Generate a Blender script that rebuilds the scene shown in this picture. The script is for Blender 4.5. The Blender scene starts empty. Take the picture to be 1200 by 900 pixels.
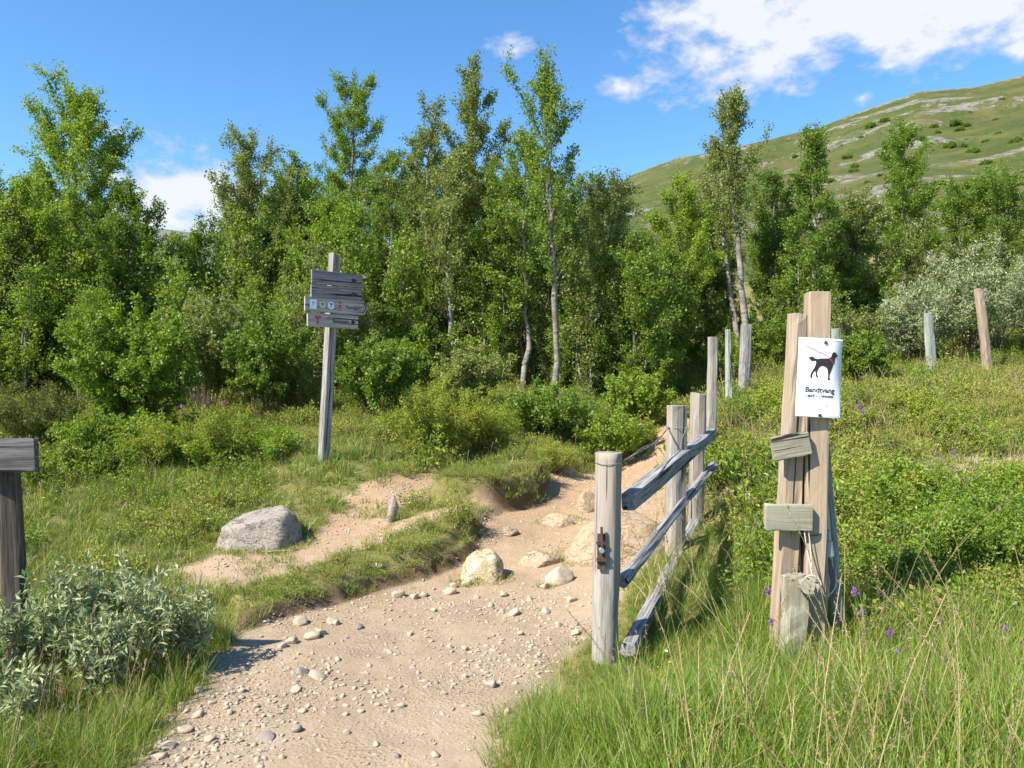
import bpy, math, random
import numpy as np
from mathutils import Vector, Matrix, Quaternion

SEED = 7
rng = np.random.default_rng(SEED)
scene = bpy.context.scene
COL = scene.collection
F, CX, CY, CAMZ = 900.0, 600.0, 450.0, 1.6          # survey constants: photo focal length and centre, eye height

SUN_EL = math.radians(45)
SUN_H = np.array([-0.81, -0.586]); SUN_H /= np.linalg.norm(SUN_H)
SUN_DIR = Vector((SUN_H[0]*math.cos(SUN_EL), SUN_H[1]*math.cos(SUN_EL), math.sin(SUN_EL)))

# ------------------------------------------------------------------ small helpers
def at(u, v, d):
    return np.array([(u-CX)/F*d, d, CAMZ-(v-CY)/F*d])

def sstep(a, b, x):
    t = np.clip((x-a)/(b-a), 0, 1)
    return t*t*(3-2*t)

def hash2(ix, iy, seed):
    n = (ix.astype(np.int64)*374761393 + iy.astype(np.int64)*668265263 + seed*974711) & 0x7fffffff
    n = ((n ^ (n >> 13))*1274126177) & 0x7fffffff
    n = (n ^ (n >> 16)) & 0xffff
    return n/65535.0

def vnoise(x, y, s, seed=0):
    x = np.asarray(x, float)/s; y = np.asarray(y, float)/s
    ix = np.floor(x); iy = np.floor(y); fx = x-ix; fy = y-iy
    fx = fx*fx*(3-2*fx); fy = fy*fy*(3-2*fy)
    a = hash2(ix, iy, seed); b = hash2(ix+1, iy, seed); c = hash2(ix, iy+1, seed); d = hash2(ix+1, iy+1, seed)
    return (a*(1-fx)+b*fx)*(1-fy)+(c*(1-fx)+d*fx)*fy - 0.5

def fbm(x, y, s, oct=4, seed=0):
    r = 0; a = 1.0
    for k in range(oct):
        r = r + a*vnoise(x, y, s/2**k, seed+k*17); a *= 0.5
    return r

def mesh_np(name, V, Q=None, T=None, mats=(), mi=None, smooth=False, attrs=None):
    me = bpy.data.meshes.new(name)
    V = np.asarray(V, np.float32).reshape(-1, 3)
    Q = np.zeros((0, 4), np.int32) if Q is None else np.asarray(Q, np.int32).reshape(-1, 4)
    T = np.zeros((0, 3), np.int32) if T is None else np.asarray(T, np.int32).reshape(-1, 3)
    nq, nt = len(Q), len(T)
    me.vertices.add(len(V)); me.vertices.foreach_set('co', V.ravel())
    me.loops.add(nq*4+nt*3); me.loops.foreach_set('vertex_index', np.concatenate([Q.ravel(), T.ravel()]))
    me.polygons.add(nq+nt)
    ls = np.concatenate([np.arange(nq)*4, nq*4+np.arange(nt)*3]).astype(np.int32)
    me.polygons.foreach_set('loop_start', ls)
    me.polygons.foreach_set('loop_total', np.concatenate([np.full(nq, 4), np.full(nt, 3)]).astype(np.int32))
    if mi is not None: me.polygons.foreach_set('material_index', np.asarray(mi, np.int32))
    me.polygons.foreach_set('use_smooth', np.full(nq+nt, smooth, bool))
    for m in mats: me.materials.append(m)
    for k, a in (attrs or {}).items():
        at_ = me.attributes.new(k, 'FLOAT', 'POINT'); at_.data.foreach_set('value', np.asarray(a, np.float32))
    me.update(calc_edges=True)
    return me

class Geo:
    """collects pieces into one mesh"""
    def __init__(s): s.V = []; s.Q = []; s.T = []; s.mq = []; s.mt = []; s.n = 0
    def add(s, V, Q=None, T=None, m=0):
        V = np.asarray(V, float).reshape(-1, 3)
        if Q is not None and len(Q): s.Q.append(np.asarray(Q)+s.n); s.mq.append(np.full(len(Q), m))
        if T is not None and len(T): s.T.append(np.asarray(T)+s.n); s.mt.append(np.full(len(T), m))
        s.V.append(V); s.n += len(V)
    def mesh(s, name, mats, smooth=False):
        cat = lambda L, w: np.concatenate(L) if L else np.zeros((0, w), int)
        mi = np.concatenate(s.mq+s.mt) if (s.mq or s.mt) else None
        return mesh_np(name, np.concatenate(s.V), cat(s.Q, 4), cat(s.T, 3), mats, mi, smooth)

def link(name, me, parent=None, loc=None, rot=None):
    o = bpy.data.objects.new(name, me); COL.objects.link(o)
    if parent is not None: o.parent = parent
    if loc is not None: o.location = loc
    if rot is not None: o.rotation_euler = rot
    return o

def tag(o, label=None, cat=None, group=None, kind=None):
    if label: o['label'] = label
    if cat: o['category'] = cat
    if group: o['group'] = group
    if kind: o['kind'] = kind
    return o

def thing(name, loc, label, cat, group=None):
    o = bpy.data.objects.new(name, None); COL.objects.link(o)
    o.location = loc; o.empty_display_size = 0.1
    return tag(o, label, cat, group)

def tube_geo(g, P, R, sides=6, m=0, cap=True, rr=None):
    P = np.asarray(P, float); n = len(P); R = np.broadcast_to(np.asarray(R, float), (n,))
    T = np.gradient(P, axis=0); T /= np.linalg.norm(T, axis=1)[:, None]+1e-9
    ref = np.array([0.0, 0, 1]) if abs(T[0][2]) < 0.9 else np.array([1.0, 0, 0])
    A = np.cross(T, ref); A /= np.linalg.norm(A, axis=1)[:, None]+1e-9
    B = np.cross(T, A)
    th = np.arange(sides)*2*math.pi/sides
    rad = R[:, None]*np.ones(sides)
    if rr is not None: rad = rad*(1+0.12*rr.standard_normal((n, sides)))
    V = P[:, None]+rad[:, :, None]*(np.cos(th)[None, :, None]*A[:, None]+np.sin(th)[None, :, None]*B[:, None])
    i = np.arange(n-1)[:, None]*sides; j = np.arange(sides)[None]; k = (j+1) % sides
    Q = np.stack([i+j, i+k, i+k+sides, i+j+sides], -1).reshape(-1, 4)
    T3 = None
    V = V.reshape(-1, 3)
    if cap:
        V = np.vstack([V, P[0], P[-1]]); a = n*sides; j = np.arange(sides); k = (j+1) % sides
        T3 = np.vstack([np.stack([k, j, np.full(sides, a)], 1), np.stack([(n-1)*sides+j, (n-1)*sides+k, np.full(sides, a+1)], 1)])
    g.add(V, Q, T3, m)

# ------------------------------------------------------------------ materials
class NT:
    def __init__(s, nt): s.nt = nt; s.L = nt.links
    def n(s, t, **kw):
        nd = s.nt.nodes.new(t)
        for k, v in kw.items():
            if k.startswith('i_'):
                key = k[2:]; key = int(key) if key.isdigit() else key.replace('_', ' ')
                s.put(nd.inputs[key], v)
            else: setattr(nd, k, v)
        return nd
    def put(s, inp, v):
        if isinstance(v, bpy.types.NodeSocket): s.L.new(v, inp)
        elif isinstance(v, bpy.types.Node): s.L.new(v.outputs[0], inp)
        else: inp.default_value = v
    def math(s, op, a, b=None, c=None, clamp=False):
        nd = s.nt.nodes.new('ShaderNodeMath'); nd.operation = op; nd.use_clamp = clamp
        s.put(nd.inputs[0], a)
        if b is not None: s.put(nd.inputs[1], b)
        if c is not None: s.put(nd.inputs[2], c)
        return nd.outputs[0]
    def mix(s, f, a, b, mode='MIX'):
        nd = s.nt.nodes.new('ShaderNodeMix'); nd.data_type = 'RGBA'; nd.blend_type = mode
        s.put(nd.inputs['Factor'], f)
        ca = [i for i in nd.inputs if i.name == 'A' and i.type == 'RGBA'][0]; cb = [i for i in nd.inputs if i.name == 'B' and i.type == 'RGBA'][0]
        s.put(ca, a if not isinstance(a, tuple) else (*a, 1)[:4]); s.put(cb, b if not isinstance(b, tuple) else (*b, 1)[:4])
        return [o for o in nd.outputs if o.type == 'RGBA'][0]
    def ramp(s, f, stops, interp='LINEAR'):
        nd = s.nt.nodes.new('ShaderNodeValToRGB'); cr = nd.color_ramp; cr.interpolation = interp
        while len(cr.elements) < len(stops): cr.elements.new(0.5)
        for e, (p, c) in zip(cr.elements, stops):
            e.position = p; e.color = (*c, 1) if isinstance(c, tuple) else (c, c, c, 1)
        s.put(nd.inputs[0], f); return nd.outputs[0]
    def noise(s, vec, scale, detail=4, rough=0.6, dist=0.0):
        nd = s.n('ShaderNodeTexNoise'); s.put(nd.inputs['Vector'], vec)
        nd.inputs['Scale'].default_value = scale; nd.inputs['Detail'].default_value = detail
        nd.inputs['Roughness'].default_value = rough; nd.inputs['Distortion'].default_value = dist
        return nd.outputs['Fac']
    def mapping(s, vec, scale=(1, 1, 1), loc=(0, 0, 0)):
        nd = s.n('ShaderNodeMapping'); s.put(nd.inputs['Vector'], vec)
        nd.inputs['Scale'].default_value = scale; nd.inputs['Location'].default_value = loc
        return nd.outputs[0]

def new_mat(name):
    m = bpy.data.materials.new(name); m.use_nodes = True; m.node_tree.nodes.clear()
    b = NT(m.node_tree); out = b.n('ShaderNodeOutputMaterial')
    return m, b, out

def principled(b, out, color, rough=0.8, spec=0.3, bump=None, bstr=0.3, bdist=0.02, metal=0.0):
    p = b.n('ShaderNodeBsdfPrincipled')
    b.put(p.inputs['Base Color'], (*color, 1) if isinstance(color, tuple) and len(color) == 3 else color)
    b.put(p.inputs['Roughness'], rough); b.put(p.inputs['Specular IOR Level'], spec); b.put(p.inputs['Metallic'], metal)
    if bump is not None:
        bm = b.n('ShaderNodeBump'); bm.inputs['Strength'].default_value = bstr; bm.inputs['Distance'].default_value = bdist
        b.put(bm.inputs['Height'], bump); b.L.new(bm.outputs[0], p.inputs['Normal'])
    b.L.new(p.outputs[0], out.inputs[0]); return p

def m_leaf(name, stops, trans=0.35, rough=0.5, spec=0.35, objvar=0.25, tcol=(1.15, 1.2, 0.55)):
    """stops: colours of single leaves, spread at random over the leaves; each plant leans to its own end"""
    m, b, out = new_mat(name)
    isl = b.n('ShaderNodeNewGeometry').outputs['Random Per Island']
    ob = b.n('ShaderNodeObjectInfo').outputs['Random']
    f = b.math('ADD', b.math('MULTIPLY', isl, 1-objvar), b.math('MULTIPLY', ob, objvar))
    stops = [(min(.9, r_*1.2), min(.9, g_*1.12), min(.9, b_*1.1+0.012)) for r_, g_, b_ in stops]; k = len(stops)-1
    c = b.ramp(f, [(i/k*0.96+0.02, s) for i, s in enumerate(stops)])
    p = b.n('ShaderNodeBsdfPrincipled')
    b.put(p.inputs['Base Color'], c); b.put(p.inputs['Roughness'], rough); b.put(p.inputs['Specular IOR Level'], spec)
    t = b.n('ShaderNodeBsdfTranslucent'); b.put(t.inputs['Color'], b.mix(1.0, c, tcol, 'MULTIPLY'))
    mx = b.n('ShaderNodeMixShader', i_Fac=trans); b.L.new(p.outputs[0], mx.inputs[1]); b.L.new(t.outputs[0], mx.inputs[2])
    b.L.new(mx.outputs[0], out.inputs[0]); return m

def m_wood(name, light, dark, crack=(0.03, 0.026, 0.022), grain=1.0, warm=None, rough=0.85, lichen=None):
    m, b, out = new_mat(name)
    oc = b.n('ShaderNodeTexCoord').outputs['Object']
    rnd = b.n('ShaderNodeObjectInfo').outputs['Random']
    off = b.n('ShaderNodeVectorMath', operation='ADD'); b.put(off.inputs[0], oc)
    cmb = b.n('ShaderNodeCombineXYZ', i_X=b.math('MULTIPLY', rnd, 7.0), i_Y=b.math('MULTIPLY', rnd, 3.0), i_Z=b.math('MULTIPLY', rnd, 5.0))
    b.put(off.inputs[1], cmb.outputs[0]); v = off.outputs[0]
    g1 = b.noise(b.mapping(v, (55*grain, 55*grain, 2.2)), 1.0, 5, 0.65, 0.3)
    g2 = b.noise(b.mapping(v, (150*grain, 150*grain, 4.0)), 1.0, 3, 0.6)
    big = b.noise(b.mapping(v, (5, 5, 1.6)), 1.0, 3, 0.5)
    c = b.mix(b.ramp(g1, [(0.4, 0.0), (0.58, 1.0)]), dark, light)
    c = b.mix(b.math('MULTIPLY', b.ramp(g2, [(0.4, 1.0), (0.55, 0.0)]), 0.5), c, tuple(0.55*x for x in dark))
    if warm: c = b.mix(b.math('MULTIPLY', b.ramp(big, [(0.4, 0.0), (0.62, 1.0)]), 0.85), c, warm)
    if lichen:
        li = b.noise(v, 26, 4, 0.6); c = b.mix(b.math('MULTIPLY', b.ramp(li, [(0.6, 0.0), (0.68, 1.0)]), 0.5), c, lichen)
    ck = b.noise(b.mapping(v, (34, 34, 0.9)), 1.0, 2, 0.5, 0.4)
    ckm = b.ramp(ck, [(0.335, 1.0), (0.37, 0.0)])
    c = b.mix(ckm, c, crack)
    h = b.math('ADD', b.math('MULTIPLY', g1, 0.5), b.math('ADD', b.math('MULTIPLY', g2, 0.3), b.math('MULTIPLY', ckm, -1.0)))
    principled(b, out, c, rough, 0.2, h, 0.6, 0.006); return m

def m_rock(name, c1, c2, c3, lichen=None, scale=1.0, age=1.0, bd=0.025):
    m, b, out = new_mat(name)
    oc = b.n('ShaderNodeTexCoord').outputs['Object']
    rnd = b.n('ShaderNodeObjectInfo').outputs['Random']
    off = b.n('ShaderNodeVectorMath', operation='ADD'); b.put(off.inputs[0], oc)
    cmb = b.n('ShaderNodeCombineXYZ', i_X=b.math('MULTIPLY', rnd, 9.0), i_Y=b.math('MULTIPLY', rnd, 4.0)); b.put(off.inputs[1], cmb.outputs[0]); v = off.outputs[0]
    n1 = b.noise(v, 4*scale, 6, 0.65); n2 = b.noise(v, 45*scale, 5, 0.7)
    c = b.mix(b.ramp(n1, [(0.35, 0.0), (0.65, 1.0)]), c1, c2)
    c = b.mix(b.ramp(n2, [(0.45, 0.0), (0.62, 1.0)]), c, c3)
    n5 = b.noise(v, 16*scale, 5, 0.7); c = b.mix(b.ramp(n5, [(0.32, 0.75*age), (0.47, 0.0)]), c, tuple(0.45*q for q in c2))
    ckr = b.noise(b.mapping(v, (1.0, 1.6, 3.0)), 3.2*scale, 3, 0.5, 1.2); ckl = b.ramp(b.math('ABSOLUTE', b.math('SUBTRACT', ckr, 0.5)), [(0.0, 1.0), (0.012, 0.0)]); c = b.mix(b.math('MULTIPLY', ckl, 0.6*age), c, tuple(0.3*q for q in c2))
    c = b.mix(b.math('MULTIPLY', b.ramp(rnd, [(0.0, 0.0), (1.0, 1.0)]), 0.35), c, b.mix(rnd, c3, c1))
    if lichen:
        l = b.noise(v, 9*scale, 5, 0.6); c = b.mix(b.ramp(l, [(0.56, 0.0), (0.63, 0.8)]), c, lichen)
    h = b.math('ADD', b.math('MULTIPLY', n1, 0.8), b.math('ADD', b.math('MULTIPLY', n2, 0.4), b.math('ADD', b.math('MULTIPLY', n5, 0.7), b.math('MULTIPLY', ckl, -0.5))))
    principled(b, out, c, 0.9, 0.2, h, 0.9, bd); return m

def m_plain(name, col, rough=0.6, spec=0.4, metal=0.0, var=0.15, scale=20):
    m, b, out = new_mat(name)
    oc = b.n('ShaderNodeTexCoord').outputs['Object']
    n = b.noise(oc, scale, 4, 0.6)
    c = b.mix(b.ramp(n, [(0.3, 0.0), (0.7, 1.0)]), tuple(x*(1-var) for x in col), tuple(min(1, x*(1+var)) for x in col))
    principled(b, out, c, rough, spec, n, 0.15, 0.003, metal); return m

M = {}
def build_materials():
    M['grass'] = m_leaf('grass_blade', [(0.065, 0.13, 0.01), (0.115, 0.205, 0.015), (0.18, 0.275, 0.024), (0.29, 0.35, 0.05)], 0.42, 0.45, 0.4, 0.4, (1.15, 1.1, .5))
    M['grass_dry'] = m_leaf('dry_blade', [(0.3, 0.27, 0.08), (0.42, 0.35, 0.15), (0.5, 0.41, 0.22)], 0.35, 0.6, 0.2, 0.3, (1, 1, .8))
    M['seed'] = m_leaf('seed_head', [(0.2, 0.14, 0.085), (0.29, 0.22, 0.13), (0.35, 0.28, 0.17)], 0.3, 0.8, 0.1, 0.3, (1, 1, .8))
    M['birch_a'] = m_leaf('birch_leaf_bright', [(0.09, 0.165, 0.012), (0.14, 0.24, 0.017), (0.2, 0.31, 0.026), (0.29, 0.39, 0.045)], 0.52, 0.42, 0.4, 0.3, (1.2, 1.15, .5))
    M['birch_b'] = m_leaf('birch_leaf_olive', [(0.1, 0.145, 0.024), (0.15, 0.205, 0.038), (0.21, 0.26, 0.06), (0.3, 0.34, 0.11)], 0.45, 0.45, 0.45, 0.3, (1.2, 1.15, .5))
    M['birch_c'] = m_leaf('birch_leaf_deep', [(0.07, 0.135, 0.012), (0.108, 0.19, 0.016), (0.155, 0.25, 0.023), (0.23, 0.33, 0.04)], 0.5, 0.42, 0.4, 0.3, (1.2, 1.15, .5))
    M['willow'] = m_leaf('willow_leaf', [(0.15, 0.2, 0.08), (0.225, 0.28, 0.125), (0.315, 0.365, 0.185), (0.42, 0.46, 0.27)], 0.3, 0.55, 0.35, 0.2, (1, 1.1, .6))
    M['juniper'] = m_leaf('juniper_needle', [(0.115, 0.165, 0.014), (0.19, 0.255, 0.02), (0.265, 0.33, 0.028), (0.36, 0.39, 0.042)], 0.38, 0.55, 0.3, 0.25, (1.15, 1.1, .5))
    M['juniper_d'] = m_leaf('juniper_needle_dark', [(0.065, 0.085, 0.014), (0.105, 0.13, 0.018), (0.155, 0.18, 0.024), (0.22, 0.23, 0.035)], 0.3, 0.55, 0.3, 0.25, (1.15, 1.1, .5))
    M['heath'] = m_leaf('heath_leaf', [(0.11, 0.16, 0.016), (0.18, 0.25, 0.022), (0.25, 0.31, 0.035), (0.32, 0.34, 0.06), (0.33, 0.24, 0.08)], 0.4, 0.5, 0.35, 0.5, (1.15, 1.1, .5))
    M['herb'] = m_leaf('herb_leaf', [(0.085, 0.155, 0.012), (0.145, 0.235, 0.017), (0.21, 0.31, 0.024), (0.3, 0.38, 0.04)], 0.48, 0.45, 0.4, 0.45, (1.2, 1.15, .5))
    M['orange_leaf'] = m_leaf('rust_leaf', [(0.3, 0.16, 0.04), (0.42, 0.2, 0.06), (0.38, 0.25, 0.06)], 0.3, 0.6, 0.2, 0.2, (1, .9, .6))
    M['purple'] = m_leaf('purple_petal', [(0.16, 0.06, 0.24), (0.26, 0.1, 0.36), (0.36, 0.17, 0.45)], 0.25, 0.6, 0.2, 0.2, (1, 1, 1))
    M['pink'] = m_leaf('pink_petal', [(0.35, 0.14, 0.22), (0.45, 0.22, 0.28), (0.4, 0.27, 0.25)], 0.25, 0.6, 0.2, 0.2, (1, 1, 1))
    M['yellow'] = m_leaf('yellow_petal', [(0.65, 0.48, 0.02), (0.75, 0.6, 0.05)], 0.2, 0.6, 0.2, 0.2, (1, 1, 1))
    M['white_petal'] = m_leaf('white_petal', [(0.6, 0.6, 0.5), (0.75, 0.75, 0.7)], 0.2, 0.6, 0.2, 0.2, (1, 1, 1))
    # bark: pale birch with dark bands and patches
    m, b, out = new_mat('birch_bark')
    oc = b.n('ShaderNodeTexCoord').outputs['Object']
    n = b.noise(b.mapping(oc, (3, 3, 14)), 1.0, 5, 0.7); n2 = b.noise(oc, 2.2, 3, 0.5)
    c = b.mix(b.ramp(n, [(0.45, 0.0), (0.62, 1.0)]), (0.28, 0.245, 0.205), (0.08, 0.066, 0.058))
    c = b.mix(b.ramp(n2, [(0.45, 0.0), (0.65, 0.8)]), c, (0.17, 0.13, 0.105))
    principled(b, out, c, 0.8, 0.2, n, 0.4, 0.01); M['bark'] = m
    M['twig'] = m_plain('twig_bark', (0.12, 0.085, 0.062), 0.85, 0.2)
    M['twig_grey'] = m_plain('grey_twig', (0.2, 0.17, 0.15), 0.85, 0.2)
    M['wood_grey'] = m_wood('weathered_wood', (0.35, 0.33, 0.305), (0.18, 0.165, 0.15), lichen=(0.3, 0.3, 0.23))
    M['wood_blue'] = m_wood('weathered_rail', (0.35, 0.34, 0.335), (0.15, 0.143, 0.14), lichen=(0.34, 0.345, 0.32))
    M['wood_post'] = m_wood('silver_wood', (0.38, 0.35, 0.31), (0.2, 0.18, 0.155), warm=(0.31, 0.26, 0.205))
    M['wood_tan'] = m_wood('tan_wood', (0.43, 0.35, 0.265), (0.24, 0.18, 0.13), warm=(0.37, 0.265, 0.175), grain=0.8)
    M['wood_pale'] = m_wood('pale_board', (0.37, 0.335, 0.25), (0.22, 0.195, 0.14), warm=(0.3, 0.29, 0.2))
    M['wood_dark'] = m_wood('dark_wood', (0.11, 0.09, 0.072), (0.05, 0.04, 0.033), lichen=(0.1, 0.1, 0.07))
    M['wood_slate'] = m_wood('slate_board', (0.3, 0.285, 0.29), (0.15, 0.14, 0.145))
    M['wood_coal'] = m_wood('coal_board', (0.15, 0.14, 0.14), (0.06, 0.056, 0.058))
    M['wood_sign'] = m_wood('sign_board_wood', (0.46, 0.42, 0.395), (0.32, 0.285, 0.265))
    M['wood_green'] = m_wood('pale_stake', (0.38, 0.4, 0.335), (0.25, 0.265, 0.215))
    M['rock'] = m_rock('grey_boulder', (0.31, 0.26, 0.21), (0.24, 0.205, 0.17), (0.36, 0.31, 0.255), lichen=(0.16, 0.155, 0.13))
    M['rock_tan'] = m_rock('tan_rock', (0.38, 0.27, 0.165), (0.32, 0.215, 0.12), (0.44, 0.35, 0.25))
    M['rock_yellow'] = m_rock('yellow_rock', (0.48, 0.37, 0.2), (0.4, 0.3, 0.155), (0.52, 0.44, 0.3), lichen=(0.48, 0.45, 0.36))
    M['stone'] = m_rock('path_stone', (0.4, 0.315, 0.22), (0.33, 0.26, 0.18), (0.46, 0.38, 0.29), scale=1.0, age=0.12, bd=0.0012)
    M['stone_dark'] = m_rock('dark_stone', (0.25, 0.2, 0.165), (0.19, 0.155, 0.13), (0.33, 0.28, 0.235), scale=1.0, age=0.2, bd=0.0012)
    M['rust'] = m_plain('rusty_iron', (0.1, 0.06, 0.045), 0.75, 0.3, 0.3, 0.4, 60)
    M['steel'] = m_plain('dull_steel', (0.33, 0.36, 0.38), 0.5, 0.5, 0.5)
    M['wire'] = m_plain('wire_steel', (0.28, 0.27, 0.26), 0.55, 0.4, 0.5)
    M['black'] = m_plain('black_plastic', (0.02, 0.02, 0.022), 0.5, 0.4)
    M['rope'] = m_plain('pale_rope', (0.55, 0.5, 0.4), 0.9, 0.1)
    M['sheet'] = m_plain('white_sheet', (0.82, 0.83, 0.86), 0.35, 0.4, 0, 0.02, 5)
    M['ink'] = m_plain('black_ink', (0.03, 0.022, 0.025), 0.5, 0.3)
    M['ink_grey'] = m_plain('grey_ink', (0.45, 0.47, 0.48), 0.5, 0.3)
    M['red'] = m_plain('red_paint', (0.5, 0.05, 0.06), 0.5, 0.3)
    M['tape'] = m_plain('white_plate', (0.72, 0.78, 0.84), 0.4, 0.3)
    M['olive_plate'] = m_plain('olive_plate', (0.5, 0.5, 0.38), 0.5, 0.3)
    M['blue_ink'] = m_plain('blue_ink', (0.08, 0.16, 0.38), 0.5, 0.3)
build_materials()

# ------------------------------------------------------------------ the lie of the land
CTRL = [  # (u, v, distance): spots on the ground read off the photograph
 (400,900,3.2),(160,900,3.2),(600,900,3.2),(900,900,3.2),(1150,900,3.2),(520,780,4.36),(300,780,4.36),(100,820,3.95),(20,790,4.25),
 (580,700,5.8),(440,700,5.8),(620,650,6.9),(665,610,8.1),(690,572,9.6),(735,553,11.0),(795,497,14.0),
 (297,640,7.0),(230,690,6.0),(100,690,6.0),(120,600,8.0),(250,570,8.8),(378,540,9.0),(200,540,9.6),(60,530,9.8),(130,502,11.5),(30,502,11.2),
 (330,482,12.5),(450,482,12.5),(430,600,8.0),(560,558,9.5),(630,552,10.0),(500,612,7.6),(560,520,11.0),(700,502,12.2),(640,472,14.0),(600,532,10.6),
 (930,785,4.3),(1000,722,4.8),(1180,722,4.9),(760,760,4.65),(850,640,6.0),(800,650,6.4),(870,560,8.0),(1000,602,6.8),(1180,602,7.0),(1130,552,8.4),(1000,542,8.6),
 (835,495,10.6),(874,472,12.5),(1000,492,10.5),(1180,502,10.0),(1090,447,14.0),(1157,435,14.5),(1000,455,13.5),(900,450,15.0),(1300,430,15.0),(1065,378,19.5),(880,405,18.5),
]
WPTS = [(0,-6,0),(-6,-6,0),(6,-6,0.1),(0,0,0),(-3,1,0.02),(3,1,0.02),(-8,4,0.1),(8,4,.25),(-12,10,.9),(14,10,1.5),(-3,20,1.7),(-12,20,1.7),(2,20,1.9),(16,20,3.6),
        (-12,35,3.0),(0,35,3.4),(12,35,5.5),(25,35,7.0),(-25,60,5.0),(0,60,6.0),(20,60,10),(45,60,15),(-30,20,1.6),(30,20,5),(-30,-10,-.3),(30,-10,.3),(0,-30,-1),(-60,60,4),(70,60,19),
        (-60,-40,-1),(60,-40,0)]
_P = np.array([at(*c) for c in CTRL]+[np.array(w, float) for w in WPTS])
def _phi(r): return np.sqrt(r*r+0.4)
_n = len(_P)
_A = np.zeros((_n+3, _n+3))
_D = np.hypot(_P[:, None, 0]-_P[None, :, 0], _P[:, None, 1]-_P[None, :, 1])
_A[:_n, :_n] = -_phi(_D)+np.eye(_n)*(-0.02)*0
_A[:_n, :_n] += np.eye(_n)*0.03
_A[:_n, _n] = 1; _A[:_n, _n+1:] = _P[:, :2]; _A[_n:, :_n] = _A[:_n, _n:].T
_W = np.linalg.solve(_A, np.concatenate([_P[:, 2], np.zeros(3)]))
def h_base(x, y):
    x = np.asarray(x, float); y = np.asarray(y, float); sh = x.shape
    X = np.clip(x.ravel(), -70, 80); Y = np.clip(y.ravel(), -40, 62)
    out = np.empty(len(X))
    for k in range(0, len(X), 20000):
        s = slice(k, k+20000)
        r = np.hypot(X[s, None]-_P[None, :, 0], Y[s, None]-_P[None, :, 1])
        out[s] = -_phi(r)@_W[:_n] + _W[_n] + _W[_n+1]*X[s] + _W[_n+2]*Y[s]
    return out.reshape(sh)

def gp(u, v, hf=h_base):
    """where the sight line of photo pixel (u, v) meets the ground"""
    d = np.geomspace(1.5, 60, 1500)
    x = (u-CX)/F*d; z = CAMZ-(v-CY)/F*d
    g = hf(x, d)-z
    k = np.argmax(g > 0)
    if g[k] <= 0: k = len(d)-1
    return np.array([x[k], d[k], g[k]+z[k]])

def poly_sd(poly, x, y):
    """signed distance, negative inside"""
    x = np.asarray(x, float).ravel(); y = np.asarray(y, float).ravel()
    best = np.full(len(x), 1e9); ins = np.zeros(len(x), bool)
    n = len(poly)
    for i in range(n):
        ax, ay = poly[i]; bx, by = poly[(i+1) % n]
        dx, dy = bx-ax, by-ay
        t = np.clip(((x-ax)*dx+(y-ay)*dy)/(dx*dx+dy*dy+1e-12), 0, 1)
        best = np.minimum(best, np.hypot(x-ax-t*dx, y-ay-t*dy))
        c = ((ay > y) != (by > y)) & (x < (bx-ax)*(y-ay)/((by-ay) if by != ay else 1e-12)+ax)
        ins ^= c
    return np.where(ins, -best, best)

def wpoly(px): return [tuple(gp(u, v)[:2]) for u, v in px]

PATH = [(-2.3, -6), (-2.0, 1.2), (-1.72, 2.6)] + wpoly([(165,900),(200,850),(235,800),(285,750),(330,722),(400,702),(440,688),(500,674),(540,655),(556,630),(570,614),(600,597),(628,588),(640,568),(648,554),(700,547),(745,540),(775,505),(785,490)]) + \
       wpoly([(812,490),(808,520),(812,560),(800,600),(775,650),(735,690),(712,730),(690,750),(655,780),(630,820),(612,860),(604,900)]) + [(0.05, 2.6), (0.15, 1.2), (0.6, -6)]
BARE = [wpoly([(385,602),(407,584),(478,562),(553,549),(620,545),(652,548),(652,564),(610,562),(549,570),(512,577),(470,590),(452,608),(440,626),(352,654),(290,668),(225,684),(218,668),(282,648),(340,632),(395,616)]),
        wpoly([(430,628),(480,614),(530,604),(600,598),(640,592),(645,612),(585,624),(552,616),(500,622),(455,640),(400,662),(330,672),(300,690),(255,692),(300,662),(380,642)]),
        wpoly([(275,694),(320,668),(370,658),(390,672),(345,690),(310,698)])]
LOWER_SOD = wpoly([(265,716),(300,702),(360,690),(400,674),(440,657),(480,642),(520,628),(552,620),(562,628),(550,654),(500,678),(440,692),(400,706),(330,726),(285,738)])
UPPER_SOD = wpoly([(500,586),(530,578),(570,567),(610,563),(638,566),(636,590),(600,600),(560,600),(515,596)])
DRYSPOT = wpoly([(1060,548),(1110,532),(1200,534),(1250,545),(1200,572),(1100,574)])

def fence_gap(x, y):
    ax, ay, bx, by = 0.60, 4.2, 1.72, 7.1; t = np.clip(((x-ax)*(bx-ax)+(y-ay)*(by-ay))/((bx-ax)**2+(by-ay)**2), 0, 1)
    return np.hypot(x-ax-t*(bx-ax), y-ay-t*(by-ay))
def right_side(x, y): return (x > 0.62+0.36*(y-4.4)) | ((x > 0.1) & (y < 4.6))

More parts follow.
